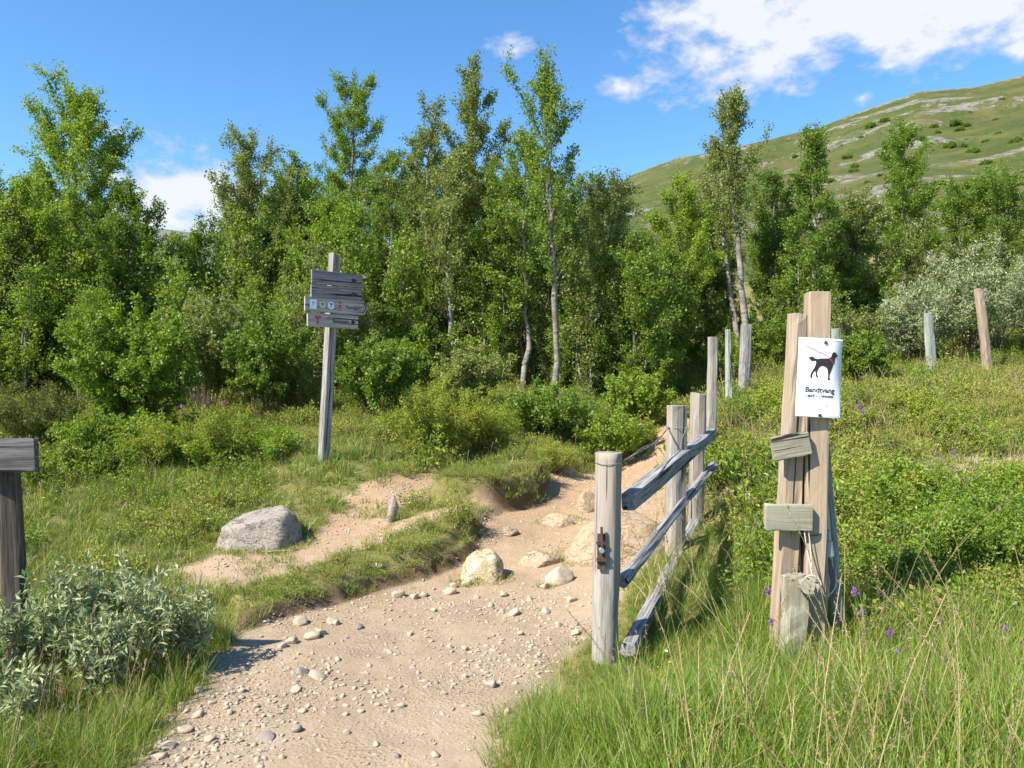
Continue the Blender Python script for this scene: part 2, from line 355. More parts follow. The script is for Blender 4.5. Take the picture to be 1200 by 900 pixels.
def land(x, y):
    x = np.asarray(x, float); sh = x.shape; x = x.ravel(); y = np.asarray(y, float).ravel()
    z = h_base(x, y)
    near = (np.abs(x) < 9) & (y > -4) & (y < 16)
    xs, ys = x[near], y[near]
    sp = poly_sd(PATH, xs, ys) + 0.10*fbm(xs, ys, 0.5, 3, 5)
    bank = sstep(5.2, 6.4, ys)*(1-sstep(10.5, 12, ys))
    dz = np.zeros(len(xs))
    leftside = xs < (0.15+0.13*(ys-3))
    dz += np.where(leftside, bank*0.10, 0.03)*sstep(-0.02, 0.08, sp)*(1-sstep(0.25, 0.9, sp))
    sl = poly_sd(LOWER_SOD, xs, ys)+0.07*vnoise(xs, ys, 0.22, 3)+0.07*vnoise(xs, ys, 0.09, 33); dz += 0.10*(1-sstep(-0.05, 0.03, sl))*sstep(-2.45, -1.9, xs)
    su = poly_sd(UPPER_SOD, xs, ys)+0.07*vnoise(xs, ys, 0.25, 4); dz += 0.25*(1-sstep(-0.07, 0.02, su))
    dz += 0.035*fbm(xs, ys, 0.8, 3, 11)*np.where(sp > 0, 1.2, 0.6)
    dz += np.where(sp < 0, 0.008, 0.014)*fbm(xs, ys, 0.14, 3, 21)
    dz += np.where(sp < 0, 0.02*np.abs(fbm(xs, ys, 0.3, 3, 31)), 0)
    z[near] += dz
    rs = right_side(xs, ys)*sstep(4.6, 6.5, ys)
    z[near] += rs*(0.16*fbm(xs, ys, 1.3, 3, 211)+0.03)
    far = ~near
    z[far] += 0.25*fbm(x[far], y[far], 5.0, 3, 41)*sstep(15, 22, y[far])
    return z.reshape(sh)

def soilness(x, y):
    sp = poly_sd(PATH, x, y)+0.28*fbm(x, y, 0.45, 4, 51)
    s = 1-sstep(-0.10, 0.10, sp)
    for k, b in enumerate(BARE):
        sb = poly_sd(b, x, y)-0.05+0.26*fbm(x, y, 0.35, 5, 61+k)
        s = np.maximum(s, (1-sstep(-0.05, 0.07, sb))*(0.75 if k == 2 else 1.0))
    worn = sstep(0.12, 0.3, fbm(x, y, 0.55, 5, 66)+0.0)*(1-sstep(0.2, 1.3, poly_sd(PATH, x, y)))*sstep(4.6, 5.6, y)*(x < 0.2)*0.8
    s = np.maximum(s, worn)
    for sod in (LOWER_SOD, UPPER_SOD):
        s = s*sstep(-0.04, 0.02, poly_sd(sod, x, y)+0.05*fbm(x, y, 0.2, 2, 71))
    return s

def axis(lo, fine_lo, fine_hi, hi, step, gro):
    a = list(np.arange(fine_lo, fine_hi, step)); s = step; p = a[-1]
    while p < hi: s *= gro; p += s; a.append(p)
    s = step; p = a[0]; pre = []
    while p > lo: s *= gro; p -= s; pre.append(p)
    return np.array(pre[::-1]+a)

XS = axis(-900, -4.6, 4.2, 900, 0.03, 1.075)
YS = axis(-300, 2.6, 11.5, 900, 0.03, 1.06)
GX, GY = np.meshgrid(XS, YS)
GZ = land(GX, GY)
nearm = (np.abs(GX) < 10) & (GY > -5) & (GY < 17)
SOIL = np.zeros(GX.shape); SOIL[nearm] = soilness(GX[nearm], GY[nearm])
DRY = np.zeros(GX.shape); DRY[nearm] = 1-sstep(-0.1, 0.25, poly_sd(DRYSPOT, GX[nearm], GY[nearm])+0.3*fbm(GX[nearm], GY[nearm], 0.5, 3, 81))
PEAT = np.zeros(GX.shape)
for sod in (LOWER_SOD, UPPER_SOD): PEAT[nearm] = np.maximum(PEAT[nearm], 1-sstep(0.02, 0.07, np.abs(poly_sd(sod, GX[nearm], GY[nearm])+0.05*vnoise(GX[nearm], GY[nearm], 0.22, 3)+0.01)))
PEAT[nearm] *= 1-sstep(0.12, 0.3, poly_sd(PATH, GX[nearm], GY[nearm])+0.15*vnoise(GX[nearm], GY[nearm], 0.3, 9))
ny, nx = GX.shape
idx = np.arange(ny*nx).reshape(ny, nx)
Q = np.stack([idx[:-1, :-1], idx[:-1, 1:], idx[1:, 1:], idx[1:, :-1]], -1).reshape(-1, 4)
inpath = np.zeros(GX.shape, bool); inpath[nearm] = poly_sd(PATH, GX[nearm], GY[nearm]) < 0.0
qp = inpath.ravel()[Q].sum(1) >= 2

# earth material: soil where the ground is worn bare, thatch and moss elsewhere
m, b, out = new_mat('earth')
pos = b.n('ShaderNodeNewGeometry').outputs['Position']
soil = b.n('ShaderNodeAttribute', attribute_name='soil').outputs['Fac']
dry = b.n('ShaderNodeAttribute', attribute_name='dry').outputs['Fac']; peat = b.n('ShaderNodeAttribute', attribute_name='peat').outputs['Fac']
n1 = b.noise(pos, 1.1, 5, 0.6); n2 = b.noise(pos, 14, 6, 0.7); n3 = b.noise(pos, 90, 4, 0.7)
sepx = b.n('ShaderNodeSeparateXYZ', i_Vector=pos)
sc_ = b.mix(b.ramp(n1, [(0.35, 0.0), (0.65, 1.0)]), (0.315, 0.232, 0.147), (0.365, 0.279, 0.185))
up = b.math('MULTIPLY', b.math('SUBTRACT', sepx.outputs['Y'], 5.0), 0.25, clamp=True)
sc_ = b.mix(b.math('MULTIPLY', up, 0.9), sc_, (0.4, 0.225, 0.1))
sc_ = b.mix(b.ramp(n2, [(0.42, 0.0), (0.72, 0.8)]), sc_, (0.37, 0.285, 0.195))
sc_ = b.mix(b.ramp(n2, [(0.22, 0.75), (0.42, 0.0)]), sc_, (0.28, 0.185, 0.105))
sc_ = b.mix(b.ramp(n3, [(0.48, 0.0), (0.66, 0.8)]), sc_, (0.44, 0.35, 0.25))
n4 = b.noise(pos, 260, 3, 0.7)
sc_ = b.mix(b.ramp(n4, [(0.3, 0.7), (0.48, 0.0)]), sc_, (0.22, 0.15, 0.09))
gc = b.mix(b.ramp(n1, [(0.3, 0.0), (0.7, 1.0)]), (0.12, 0.125, 0.03), (0.2, 0.175, 0.06))
gc = b.mix(b.ramp(n2, [(0.45, 0.0), (0.75, 0.8)]), gc, (0.26, 0.2, 0.095))
gc = b.mix(dry, gc, b.mix(n2, (0.3, 0.22, 0.15), (0.4, 0.32, 0.24)))
vor = b.n('ShaderNodeTexVoronoi', feature='F1'); b.put(vor.inputs['Vector'], pos); vor.inputs['Scale'].default_value = 42
cell = b.ramp(vor.outputs['Distance'], [(0.1, 1.0), (0.55, 0.0)])
packed = b.ramp(b.noise(pos, 1.7, 3, 0.5), [(0.4, 0.12), (0.62, 1.0)])
h = b.math('ADD', b.math('MULTIPLY', n2, 0.45), b.math('MULTIPLY', packed, b.math('ADD', b.math('MULTIPLY', n3, 0.4), b.math('MULTIPLY', cell, 0.3))))
damp = b.ramp(b.noise(b.mapping(pos, (1.6, 0.7, 1)), 0.9, 4, 0.6), [(0.42, 0.0), (0.7, 0.55)])
sc_ = b.mix(damp, sc_, (0.24, 0.17, 0.105))
h = b.math('ADD', h, b.math('MULTIPLY', n4, 0.15))
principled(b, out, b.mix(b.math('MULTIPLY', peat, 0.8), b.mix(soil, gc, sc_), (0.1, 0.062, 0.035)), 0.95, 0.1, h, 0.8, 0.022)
M['earth'] = m

for nm, sel in (('ground', ~qp), ('path', qp)):
    q = Q[sel]; used, inv = np.unique(q, return_inverse=True)
    V = np.stack([GX.ravel()[used], GY.ravel()[used], GZ.ravel()[used]], 1)
    me = mesh_np(nm, V, inv.reshape(-1, 4), None, [M['earth']], None, True, {'soil': SOIL.ravel()[used], 'dry': DRY.ravel()[used], 'peat': PEAT.ravel()[used]})
    tag(link(nm, me), kind='structure')

def gz(x, y): return float(land(np.array([x]), np.array([y]))[0])
def gpl(u, v): return gp(u, v, land)

# ------------------------------------------------------------------ hills
m, b, out = new_mat('mountain_heath')
pos = b.n('ShaderNodeNewGeometry').outputs['Position']
rk = b.n('ShaderNodeAttribute', attribute_name='rocky').outputs['Fac']
n0 = b.noise(pos, 0.02, 6, 0.65); n1 = b.noise(pos, 0.09, 6, 0.7); n2 = b.noise(pos, 0.35, 6, 0.72); n3 = b.noise(pos, 1.3, 4, 0.7)
c = b.mix(b.ramp(n1, [(0.35, 0.0), (0.65, 1.0)]), (0.046, 0.072, 0.015), (0.09, 0.108, 0.026))
c = b.mix(b.ramp(n0, [(0.45, 0.0), (0.62, 0.7)]), c, (0.12, 0.105, 0.04))
c = b.mix(b.ramp(n2, [(0.5, 0.0), (0.62, 0.85)]), c, (0.045, 0.07, 0.018))
c = b.mix(b.ramp(n1, [(0.52, 0.0), (0.62, 0.5)]), c, (0.15, 0.125, 0.05))
c = b.mix(b.ramp(n3, [(0.45, 0.0), (0.75, 0.5)]), c, (0.13, 0.115, 0.055))
rock = b.math('ADD', rk, b.math('MULTIPLY', b.math('SUBTRACT', n2, 0.5), 1.1))
c = b.mix(b.ramp(rock, [(0.57, 0.0), (0.68, 0.85)]), c, b.mix(b.ramp(n3, [(0.35, 0.0), (0.65, 1.0)]), (0.14, 0.125, 0.11), (0.3, 0.265, 0.235)))
principled(b, out, c, 0.95, 0.1, b.math('ADD', n2, b.math('MULTIPLY', n3, 0.5)), 0.8, 1.2)
M['heathhill'] = m

def ridge_mesh(name, table, d0, d1, d2, z0, rough, mat, nu=520, nd=240, urange=(300, 2300), rockseed=3, power=1.0):
    us = np.linspace(*urange, nu); t = (us-CX)/F
    tv = np.interp(us, [a for a, _ in table], [c for _, c in table])
    zr = CAMZ+(CY-tv)/F*d1
    s = np.concatenate([np.linspace(0, 1, nd), 1+np.linspace(0, 1, 22)[1:]])
    D = np.where(s[:, None] <= 1, d0+(d1-d0)*s[:, None], d1+(d2-d1)*(s[:, None]-1))*np.ones(nu)
    X = D*t[None]
    zf = z0(X[0], np.full(nu, d0))
    up_ = np.clip(s, 0, 1)[:, None]**power
    Z = zf[None]+(zr-zf)[None]*up_ - np.where(s[:, None] > 1, (s[:, None]-1)**2*(d2-d1)*0.22, 0)
    env = np.sin(np.pi*np.clip(s, 0, 1))[:, None]**0.6*0.9+0.12
    nz = fbm(X, D*1.0+Z*0.6, rough*9, 5, rockseed)
    lay = np.abs(fbm(X*0.35, D+Z, rough*3.2, 4, rockseed+40))
    rk = fbm(X*0.45+D*0.15, D*0.8+Z*0.5, rough*1.5, 5, rockseed+9)
    Z = Z+env*(nz*rough*0.9+lay*rough*0.35)+env*rough*0.16*np.clip(rk-0.12, 0, 0.4)/0.4
    rocky = np.clip(0.34+0.75*rk+0.10*sstep(0.85, 1.0, s)[:, None], 0, 1)
    n = X.shape; ix = np.arange(X.size).reshape(n)
    q = np.stack([ix[:-1, :-1], ix[:-1, 1:], ix[1:, 1:], ix[1:, :-1]], -1).reshape(-1, 4)
    me = mesh_np(name, np.stack([X, D, Z], -1), q, None, [mat], None, True, {'rocky': rocky.ravel()})
    tag(link(name, me), kind='structure')
    return X, D, Z

RIDGE = [(300,400),(400,385),(500,340),(600,290),(700,230),(740,208),(800,188),(880,170),(960,150),(1000,135),(1077,108),(1150,103),(1200,90),(1350,62),(1600,40),(2300,40)]
MX, MY, MZ = ridge_mesh('mountain', RIDGE, 55, 420, 620, lambda x, y: land(x, y)-1.5, 9.0, M['heathhill'])
m, b, out = new_mat('far_fell')
pos = b.n('ShaderNodeNewGeometry').outputs['Position']
n1 = b.noise(pos, 0.006, 6, 0.65)
principled(b, out, b.mix(b.ramp(n1, [(0.4, 0.0), (0.6, 1.0)]), (0.19, 0.18, 0.165), (0.13, 0.15, 0.1)), 0.95, 0.1, n1, 0.6, 20)
M['fell'] = m
ridge_mesh('far_hill', [(-900,330),(-300,285),(60,262),(150,262),(200,269),(240,274),(330,290),(450,330),(600,395)], 300, 1500, 2200, lambda x, y: x*0, 24.0, M['fell'], 200, 70, (-900, 600), 13)

# ------------------------------------------------------------------ generators of plants
def leaves(rg, P, A, ln, wd, upb=0.5, fold=0.12, droop=0.0):
    """one folded diamond leaf per row of P, growing along A"""
    n = len(P)
    A = A/(np.linalg.norm(A, axis=1)[:, None]+1e-9)
    N = rg.standard_normal((n, 3))+np.array([0, 0, upb]); N -= (N*A).sum(1)[:, None]*A
    N /= np.linalg.norm(N, axis=1)[:, None]+1e-9
    B = np.cross(N, A); ln = np.broadcast_to(ln, (n,))[:, None]; wd = np.broadcast_to(wd, (n,))[:, None]
    mid = P+A*ln*0.48
    V = np.stack([P, mid+B*wd*0.5+N*ln*fold, P+A*ln-N*ln*droop, mid-B*wd*0.5+N*ln*fold], 1).reshape(-1, 3)
    Qd = np.arange(4*n).reshape(n, 4)
    return V, Qd

def grow_leaves(rg, tw, nleaf, ls, aspect, jit, upb):
    S = np.array([t[0] for t in tw]); E = np.array([t[1] for t in tw])
    w = np.linalg.norm(E-S, axis=1); w = w/w.sum()
    k = rg.choice(len(tw), nleaf, p=w); t = rg.random(nleaf)**0.8
    P = S[k]+(E-S)[k]*t[:, None]+rg.standard_normal((nleaf, 3))*jit
    D = (E-S)[k]; D /= np.linalg.norm(D, axis=1)[:, None]+1e-9
    A = D*0.5+rg.standard_normal((nleaf, 3))*0.75+np.array([0, 0, -0.1])
    l = ls*(0.65+0.7*rg.random(nleaf))
    return leaves(rg, P, A, l, l*aspect, upb)

def tree_meshes(seed, H, r0, cb, cw, nbr, nleaf, ls, leafmat, lean=(0, 0), stems=1, peak=0.35, rise=0.9, fork=None, clump=0.6):
    """trunk mesh and crown mesh of a birch. cb: height where foliage starts (share of H); cw: crown half width; peak: where it is widest"""
    rg = np.random.default_rng(seed)
    tr = Geo(); twigs = []; tg = Geo()
    for st in range(stems):
        n = 16; s = np.linspace(0, 1, n)
        Hs = H*(1 if st == 0 else 0.72+0.22*rg.random())
        off = np.zeros(2) if st == 0 else rg.uniform(-0.22, 0.22, 2)
        wob = np.cumsum(rg.standard_normal((n, 2))*0.018*Hs/n**0.5*1.6, axis=0)
        az0 = rg.random()*6.28; spread = 0 if st == 0 else cw*(0.35+0.3*rg.random())
        P = np.zeros((n, 3)); P[:, 2] = s*Hs-0.05
        P[:, 0] = off[0]+wob[:, 0]+lean[0]*s**1.5+spread*math.cos(az0)*s
        P[:, 1] = off[1]+wob[:, 1]+lean[1]*s**1.5+spread*math.sin(az0)*s
        R = (r0*(1 if st == 0 else 0.75))*(1-s)**0.8+0.006; R[0] *= 1.35
        tube_geo(tr, P, R, 8, 0, True, rg)
        nb = int(nbr*(1 if st == 0 else 0.6)); az = rg.random()*6.28
        for i in range(nb):
            f = cb+(0.985-cb)*((i+rg.random())/nb)
            c = (f-cb)/(1-cb)
            prof = (c/peak)**0.5 if c < peak else max(0.0, ((1-c)/(1-peak)))**0.58
            L = cw*(0.12+1.0*prof)*(0.5+0.8*rg.random())*(1 if st == 0 else 0.75)
            if f > 0.9: L = max(L, 0.16)
            az += 2.4+rg.normal()*0.5
            base = np.array([np.interp(f, s, P[:, k]) for k in range(3)])
            el = rise*(0.45+0.5*rg.random())+0.35*c
            d = np.array([math.cos(az)*math.cos(el), math.sin(az)*math.cos(el), math.sin(el)])
            m_ = 5; q = np.linspace(0, 1, m_)[:, None]
            B = base+d*L*q+np.array([0, 0, 1])*(L*0.18*q**2)+np.cumsum(rg.standard_normal((m_, 3))*0.03*L, axis=0)*q
            rb = max(0.005, 0.35*np.interp(f, s, R))
            tube_geo(tr if rb > 0.012 else tg, B, np.linspace(rb, 0.003, m_), 5 if rb > 0.012 else 4, 0, False)
            ntw = max(3, int(3+L*5)); 
            for j in range(ntw):
                tpos = 0.25+0.75*rg.random()
                S = np.array([np.interp(tpos, q[:, 0], B[:, k]) for k in range(3)])
                dd = d*0.6+rg.standard_normal(3)*0.6+np.array([0, 0, 0.25]); dd /= np.linalg.norm(dd)
                l2 = (0.16+0.34*rg.random())*clump*(0.6+0.5*min(L, 1.6))
                E = S+dd*l2
                twigs.append((S, E))
                tube_geo(tg, np.array([S, (S+E)/2+rg.standard_normal(3)*0.01, E]), [0.004, 0.003, 0.0015], 3, 0, False)
            twigs.append((B[2], B[-1]))
    V, Qd = grow_leaves(rg, twigs, nleaf, ls, 0.8, 0.05, 0.6)
    tg2 = Geo(); 
    for k in range(len(tg.V)): pass
    cr = Geo(); cr.V = tg.V; cr.Q = tg.Q; cr.T = tg.T; cr.mq = tg.mq; cr.mt = tg.mt; cr.n = tg.n
    cr.add(V, Qd, None, 1)
    return tr.mesh('trunk', [M['bark']], True), cr.mesh('crown', [M['twig'], leafmat])

def shrub_meshes(seed, rx, ry, h, nstem, nleaf, ls, aspect, leafmat, stemmat='twig', jit=0.03, ntw=7, r=0.008, upb=0.5, flat=0.35, tipmat=None, tipfrac=0.0):
    rg = np.random.default_rng(seed)
    st = Geo(); tw = []
    for i in range(nstem):
        az = i*2.4+rg.random(); q = math.sqrt((i+0.5)/nstem)
        top = np.array([math.cos(az)*rx*q, math.sin(az)*ry*q, h*(1-flat*q*q)*(0.72+0.4*rg.random())])
        base = np.array([math.cos(az)*rx*0.25*q, math.sin(az)*ry*0.25*q, -0.03])
        s = np.linspace(0, 1, 6)[:, None]
        P = base*(1-s)+top*s; P[:, 2] += h*0.08*np.sin(s[:, 0]*math.pi); P[1:] += rg.standard_normal((5, 3))*0.02*h
        tube_geo(st, P, np.linspace(r, r*0.3, 6), 5, 0, False)
        for j in range(ntw):
            t = 0.25+0.75*(j+rg.random())/ntw
            S = np.array([np.interp(t, s[:, 0], P[:, k]) for k in range(3)])
            d = (top-base)/np.linalg.norm(top-base)*0.8+rg.standard_normal(3)*0.6; d[2] += 0.25; d /= np.linalg.norm(d)
            l = h*(0.10+0.16*rg.random())
            E = S+d*l; E[2] = max(E[2], 0.02)
            tw.append((S, E)); tube_geo(st, np.array([S, E]), [r*0.35, r*0.15], 3, 0, False)
    V, Qd = grow_leaves(rg, tw, nleaf, ls, aspect, jit, upb)
    fo = Geo()
    if tipmat:
        zc = V.reshape(-1, 4, 3)[:, 0]
        sel = (vnoise(zc[:, 0], zc[:, 1], rx*0.6, seed)+0.5 > 1-tipfrac) & (zc[:, 2] > h*0.45)
        mi = sel.astype(int); fo.add(V, Qd); fo.mq = [mi]
        fm = fo.mesh('foliage', [leafmat, tipmat])
    else:
        fo.add(V, Qd); fm = fo.mesh('foliage', [leafmat])
    return st.mesh('stems', [M[stemmat]], True), fm

def plant(name, meshes, parts, loc, rz, sc, label, cat, group=None):
    t = thing(name, loc, label, cat, group)
    t.rotation_euler = (0, 0, rz); t.scale = (sc, sc, sc) if not isinstance(sc, tuple) else sc
    for me, p in zip(meshes, parts): link(p, me, t)
    return t

def copy_thing(src, loc, rz, sc, label=None, group=None):
    t = src.copy(); COL.objects.link(t); t.location = loc; t.rotation_euler = (0, 0, rz); t.scale = (sc, sc, sc) if not isinstance(sc, tuple) else sc
    if label: t['label'] = label
    if group: t['group'] = group
    for ch in src.children:
        c = ch.copy(); COL.objects.link(c); c.parent = t
        for g in ch.children:
            d = g.copy(); COL.objects.link(d); d.parent = c
    return t

# ------------------------------------------------------------------ birches
# (u, distance, v of the top, half width px, leaf, kind, label)
def birch(u, d, vtop, hw, leaf, label, seed, nleaf=13000, ls=0.043, cb=0.12, peak=0.35, r0=None, lean_px=0, stems=1, nbr=46, rise=0.9, clump=0.7, group='birches at the edge of the wood', name='birch_tree'):
    x = (u-CX)/F*d; z = gz(x, d)
    H = CAMZ+(CY-vtop)/F*d - z
    cw = 1.22*hw/F*d; nleaf = int(nleaf*2.1); H -= 0.42*cw
    me = tree_meshes(seed, H, r0 or 0.011*H, cb, cw, nbr, nleaf, ls, M[leaf], (lean_px/F*d, 0), stems, peak, rise, clump=clump)
    return plant(name, me, ('trunk', 'crown'), (x, d, z), 0, 1, label, 'tree', group)

FRONT = [
 (90,16,86,60,'birch_a','tall full birch rising alone above the left end of the wood',101,dict(nleaf=23000,cb=.22,peak=.6,nbr=74)),
 (150,15,205,55,'birch_c','dark leafy birch beside the gap of white cloud, low at the tall left birch',102,dict(nleaf=15000,cb=.05,peak=.3)),
 (30,14.5,195,70,'birch_a','broad bright birch below the tall left birch',103,dict(nleaf=19000,cb=.04,peak=.3,stems=2)),
 (-40,15,178,80,'birch_c','birch cut by the left edge of the photo',104,dict(nleaf=15000,cb=.05)),
 (292,17,148,52,'birch_b','loose feathery birch just right of the white cloud gap',105,dict(nleaf=11000,cb=.18,peak=.45,rise=1.1)),
 (345,18,168,42,'birch_a','bright birch behind the top of the trail signpost',106,dict(nleaf=12000,cb=.1)),
 (415,20,84,42,'birch_c','birch with a round bushy top above the trail signpost',107,dict(nleaf=13000,cb=.45,peak=.6)),
 (380,16,215,50,'birch_a','lower birch hiding behind the signpost boards',108,dict(nleaf=13000,cb=.1)),
 (455,18,160,45,'birch_c','mid-height birch between the bushy-topped birch and the notched one',109,dict(nleaf=12000,cb=.15)),
 (498,17,112,40,'birch_b','narrow birch with a notched top just left of the tallest spire',110,dict(nleaf=11000,cb=.2,peak=.4)),
 (572,16.5,60,52,'birch_b','tallest olive birch with a pointed spire in the middle of the wood',111,dict(nleaf=17000,cb=.12,peak=.38,rise=1.15,nbr=60)),
 (536,15.5,165,40,'birch_b','olive birch with a pale bare lower stem left of the tallest spire',112,dict(nleaf=8000,cb=.34,peak=.4,r0=.075)),
 (610,15.5,150,44,'birch_c','birch leaning on the right flank of the tallest spire',113,dict(nleaf=9000,cb=.3)),
 (655,14.3,68,54,'birch_c','open sparse birch with a long pale trunk and thin twiggy top',114,dict(nleaf=6200,cb=.36,peak=.6,rise=1.2,r0=.062,nbr=40,clump=.55,lean_px=-8)),
 (700,16,190,55,'birch_b','shaggy birch with one bare branch poking up to the right',115,dict(nleaf=9500,cb=.1,lean_px=30,rise=1.0)),
 (790,17,198,48,'birch_a','bright green rounded birch beneath the left foot of the mountain',116,dict(nleaf=14000,cb=.06,peak=.3)),
 (878,16,97,38,'birch_b','tall slim birch with a tufted crown and pale forked stem below the big cloud',117,dict(nleaf=7600,cb=.5,peak=.55,rise=1.2,r0=.08,stems=2,nbr=40,lean_px=-6)),
 (955,16,136,30,'birch_c','thin pointed birch directly above the dog notice',118,dict(nleaf=8500,cb=.25,peak=.3,r0=.065,rise=1.0)),
 (1062,19,138,36,'birch_a','fresh green spire-topped birch left of the silver willow',119,dict(nleaf=12000,cb=.22,peak=.3)),
 (1005,17.5,215,48,'birch_b','rounded birch between the two pointed birches on the right',120,dict(nleaf=11000,cb=.1)),
 (1120,21,210,55,'birch_a','birch standing behind the silver willow',121,dict(nleaf=12000,cb=.1)),
 (1180,20,190,50,'birch_c','dark birch at the right edge of the wood',122,dict(nleaf=12000,cb=.1,peak=.4)),
 (1250,19,170,60,'birch_c','birch cut by the right edge of the photo',123,dict(nleaf=12000,cb=.1)),
 (832,18,215,40,'birch_b','birch filling the gap left of the slim tufted birch',124,dict(nleaf=9000,cb=.1)),
 (915,18,190,38,'birch_c','birch standing right of the slim tufted birch',125,dict(nleaf=10000,cb=.1)),
 (240,19,255,48,'birch_a','short birch below the far grey hill in the cloud gap',126,dict(nleaf=10000,cb=.08)),
 (745,15,262,48,'birch_c','short dark birch behind the fence, left of the bright rounded one',127,dict(nleaf=11000,cb=.05,stems=2)),
]
birches = []
for u, d, vt, hw, lf, lab, sd, kw in FRONT:
    birches.append(birch(u, d, vt, hw, lf, lab, sd, **kw))

THICK_SAP = 'slender birch sapling in the undergrowth at the front of the wood'
# the thicket behind: copies of young birches, each on its own spot
proto = []
for k, (lf, H, cw) in enumerate((('birch_a', 5.0, 1.3), ('birch_b', 5.4, 1.1), ('birch_c', 5.0, 1.35), ('birch_c', 4.4, 1.2))):
    me = tree_meshes(200+k, H, 0.05, 0.06, cw, 40, 19000, 0.05, M[lf], (0.1, 0), 2, 0.35, 0.9)
    proto.append((me, H))
THICK = 'young birch crowded into the thicket behind the front row of birches'
skyline = [(-100,200),(160,230),(200,285),(240,285),(270,220),(330,190),(640,190),(700,235),(760,250),(820,235),(1000,235),(1100,230),(1300,215)]
rg = np.random.default_rng(77)
first = [None]*4
k = 0
for row, d0 in enumerate((18.5, 21.5, 25.0)):
    u = -120+row*25
    while u < 1330:
        d = d0+rg.uniform(-1, 1); x = (u-CX)/F*d; z = gz(x, d)
        vt = np.interp(u, *zip(*skyline))+rg.uniform(0, 45)
        H = max(2.6, CAMZ+(CY-vt)/F*d-z)
        p = rg.integers(4); me, H0 = proto[p]; sc = H/H0
        sw = 0.9+0.25*rg.random()
        scl = (min(sc, 1.25)*sw, min(sc, 1.25)*sw, sc)
        if first[p] is None:
            first[p] = plant('birch_tree', me, ('trunk', 'crown'), (x, d, z), rg.random()*6.28, scl, THICK, 'tree', 'young birches of the thicket')
        else:
            copy_thing(first[p], (x, d, z), rg.random()*6.28, scl)
        u += rg.uniform(62, 92); k += 1

rg = np.random.default_rng(88); sap = [None]*3
sapm = [tree_meshes(230+k, 2.6, 0.02, 0.08, 0.62, 26, 4800, 0.045, M[lf], (0.05, 0), 2, 0.4, 1.0) for k, lf in enumerate(('birch_a', 'birch_b', 'birch_a'))]
for i in range(58):
    u = rg.uniform(-60, 1000); d = rg.uniform(12.6, 16.5)
    if 500 < u < 690 and d < 15: continue
    if 710 < u < 900 and d < 15: continue
    if u > 900 and d < 16: continue
    x = (u-CX)/F*d; q = int(rg.integers(3)); sc = rg.uniform(.6, 1.4)
    if sap[q] is None: sap[q] = plant('birch_sapling', sapm[q], ('trunk', 'crown'), (x, d, gz(x, d)), 0, sc, THICK_SAP, 'tree', 'birch saplings')
    else: copy_thing(sap[q], (x, d, gz(x, d)), rg.random()*6.28, sc)

# ------------------------------------------------------------------ shrubs
def shrub(name, u, v, hw, hh, label, cat, seed, leaf, nstem=16, nleaf=7000, ls=0.05, aspect=0.75, deep=0.9, group=None, d=None, **kw):
    p = gpl(u, v) if d is None else None
    if p is None:
        x = (u-CX)/F*d; p = np.array([x, d, gz(x, d)])
    s = p[1]/F
    me = shrub_meshes(seed, hw*s, hw*s*deep, hh*s, nstem, nleaf, ls, aspect, M[leaf], **kw)
    return plant(name, me, ('stems', 'foliage'), tuple(p), 0, 1, label, cat, group)

BG = 'bushes along the foot of the wood'
shrub('birch_bush', 155, 520, 70, 150, 'big bright birch bush left of the signpost, over the yellow junipers', 'bush', 301, 'birch_a', 26, 24000, 0.043, 0.8, group=BG)
shrub('birch_bush', 310, 490, 60, 120, 'leafy birch bush in the shade just left of the signpost foot', 'bush', 302, 'birch_c', 22, 15000, 0.044, 0.8, group=BG)
shrub('birch_bush', 240, 485, 50, 140, 'olive birch bush between the bright bush and the signpost', 'bush', 303, 'birch_b', 22, 13000, 0.043, 0.8, group=BG)
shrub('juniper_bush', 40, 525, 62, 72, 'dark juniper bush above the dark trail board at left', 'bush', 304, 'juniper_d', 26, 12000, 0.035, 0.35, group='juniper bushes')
shrub('juniper_bush', 255, 550, 46, 66, 'yellow-green juniper bush in the grass left of the signpost', 'bush', 305, 'juniper', 24, 9000, 0.032, 0.35, group='juniper bushes')
shrub('juniper_bush', 185, 548, 36, 52, 'small juniper touching the left side of the yellow-green one', 'bush', 306, 'juniper', 18, 6000, 0.032, 0.35, group='juniper bushes')
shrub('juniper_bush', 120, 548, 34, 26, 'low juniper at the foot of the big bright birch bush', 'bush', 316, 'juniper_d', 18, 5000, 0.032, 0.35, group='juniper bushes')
shrub('juniper_bush', 515, 536, 66, 84, 'broad juniper with rusty orange tips right of the signpost', 'bush', 307, 'juniper', 34, 20000, 0.034, 0.35, group='juniper bushes', tipmat=M['orange_leaf'], tipfrac=0.10)
shrub('juniper_bush', 570, 530, 38, 46, 'yellow-green juniper touching the right side of the rusty one', 'bush', 308, 'juniper', 24, 9000, 0.034, 0.35, group='juniper bushes')
shrub('crowberry_mound', 648, 553, 32, 34, 'low dark crowberry mound overhanging the top bend of the path', 'bush', 309, 'heath', 26, 9000, 0.022, 0.45, flat=.6)
shrub('birch_bush', 722, 545, 44, 58, 'small dark bush where the path bends out of sight', 'bush', 310, 'herb', 20, 6000, 0.045, 0.7, group=BG)
shrub('birch_bush', 640, 515, 60, 60, 'low leafy bush under the sparse pale-trunked birch', 'bush', 311, 'birch_c', 22, 9500, 0.042, 0.75, group=BG)
shrub('birch_bush', 745, 500, 45, 60, 'leafy bush beyond the wire between the fence posts', 'bush', 312, 'herb', 20, 9000, 0.042, 0.75, group=BG)
shrub('birch_bush', 440, 490, 55, 90, 'bush in the shade right behind the signpost pole', 'bush', 313, 'birch_c', 22, 14000, 0.044, 0.8, group=BG)
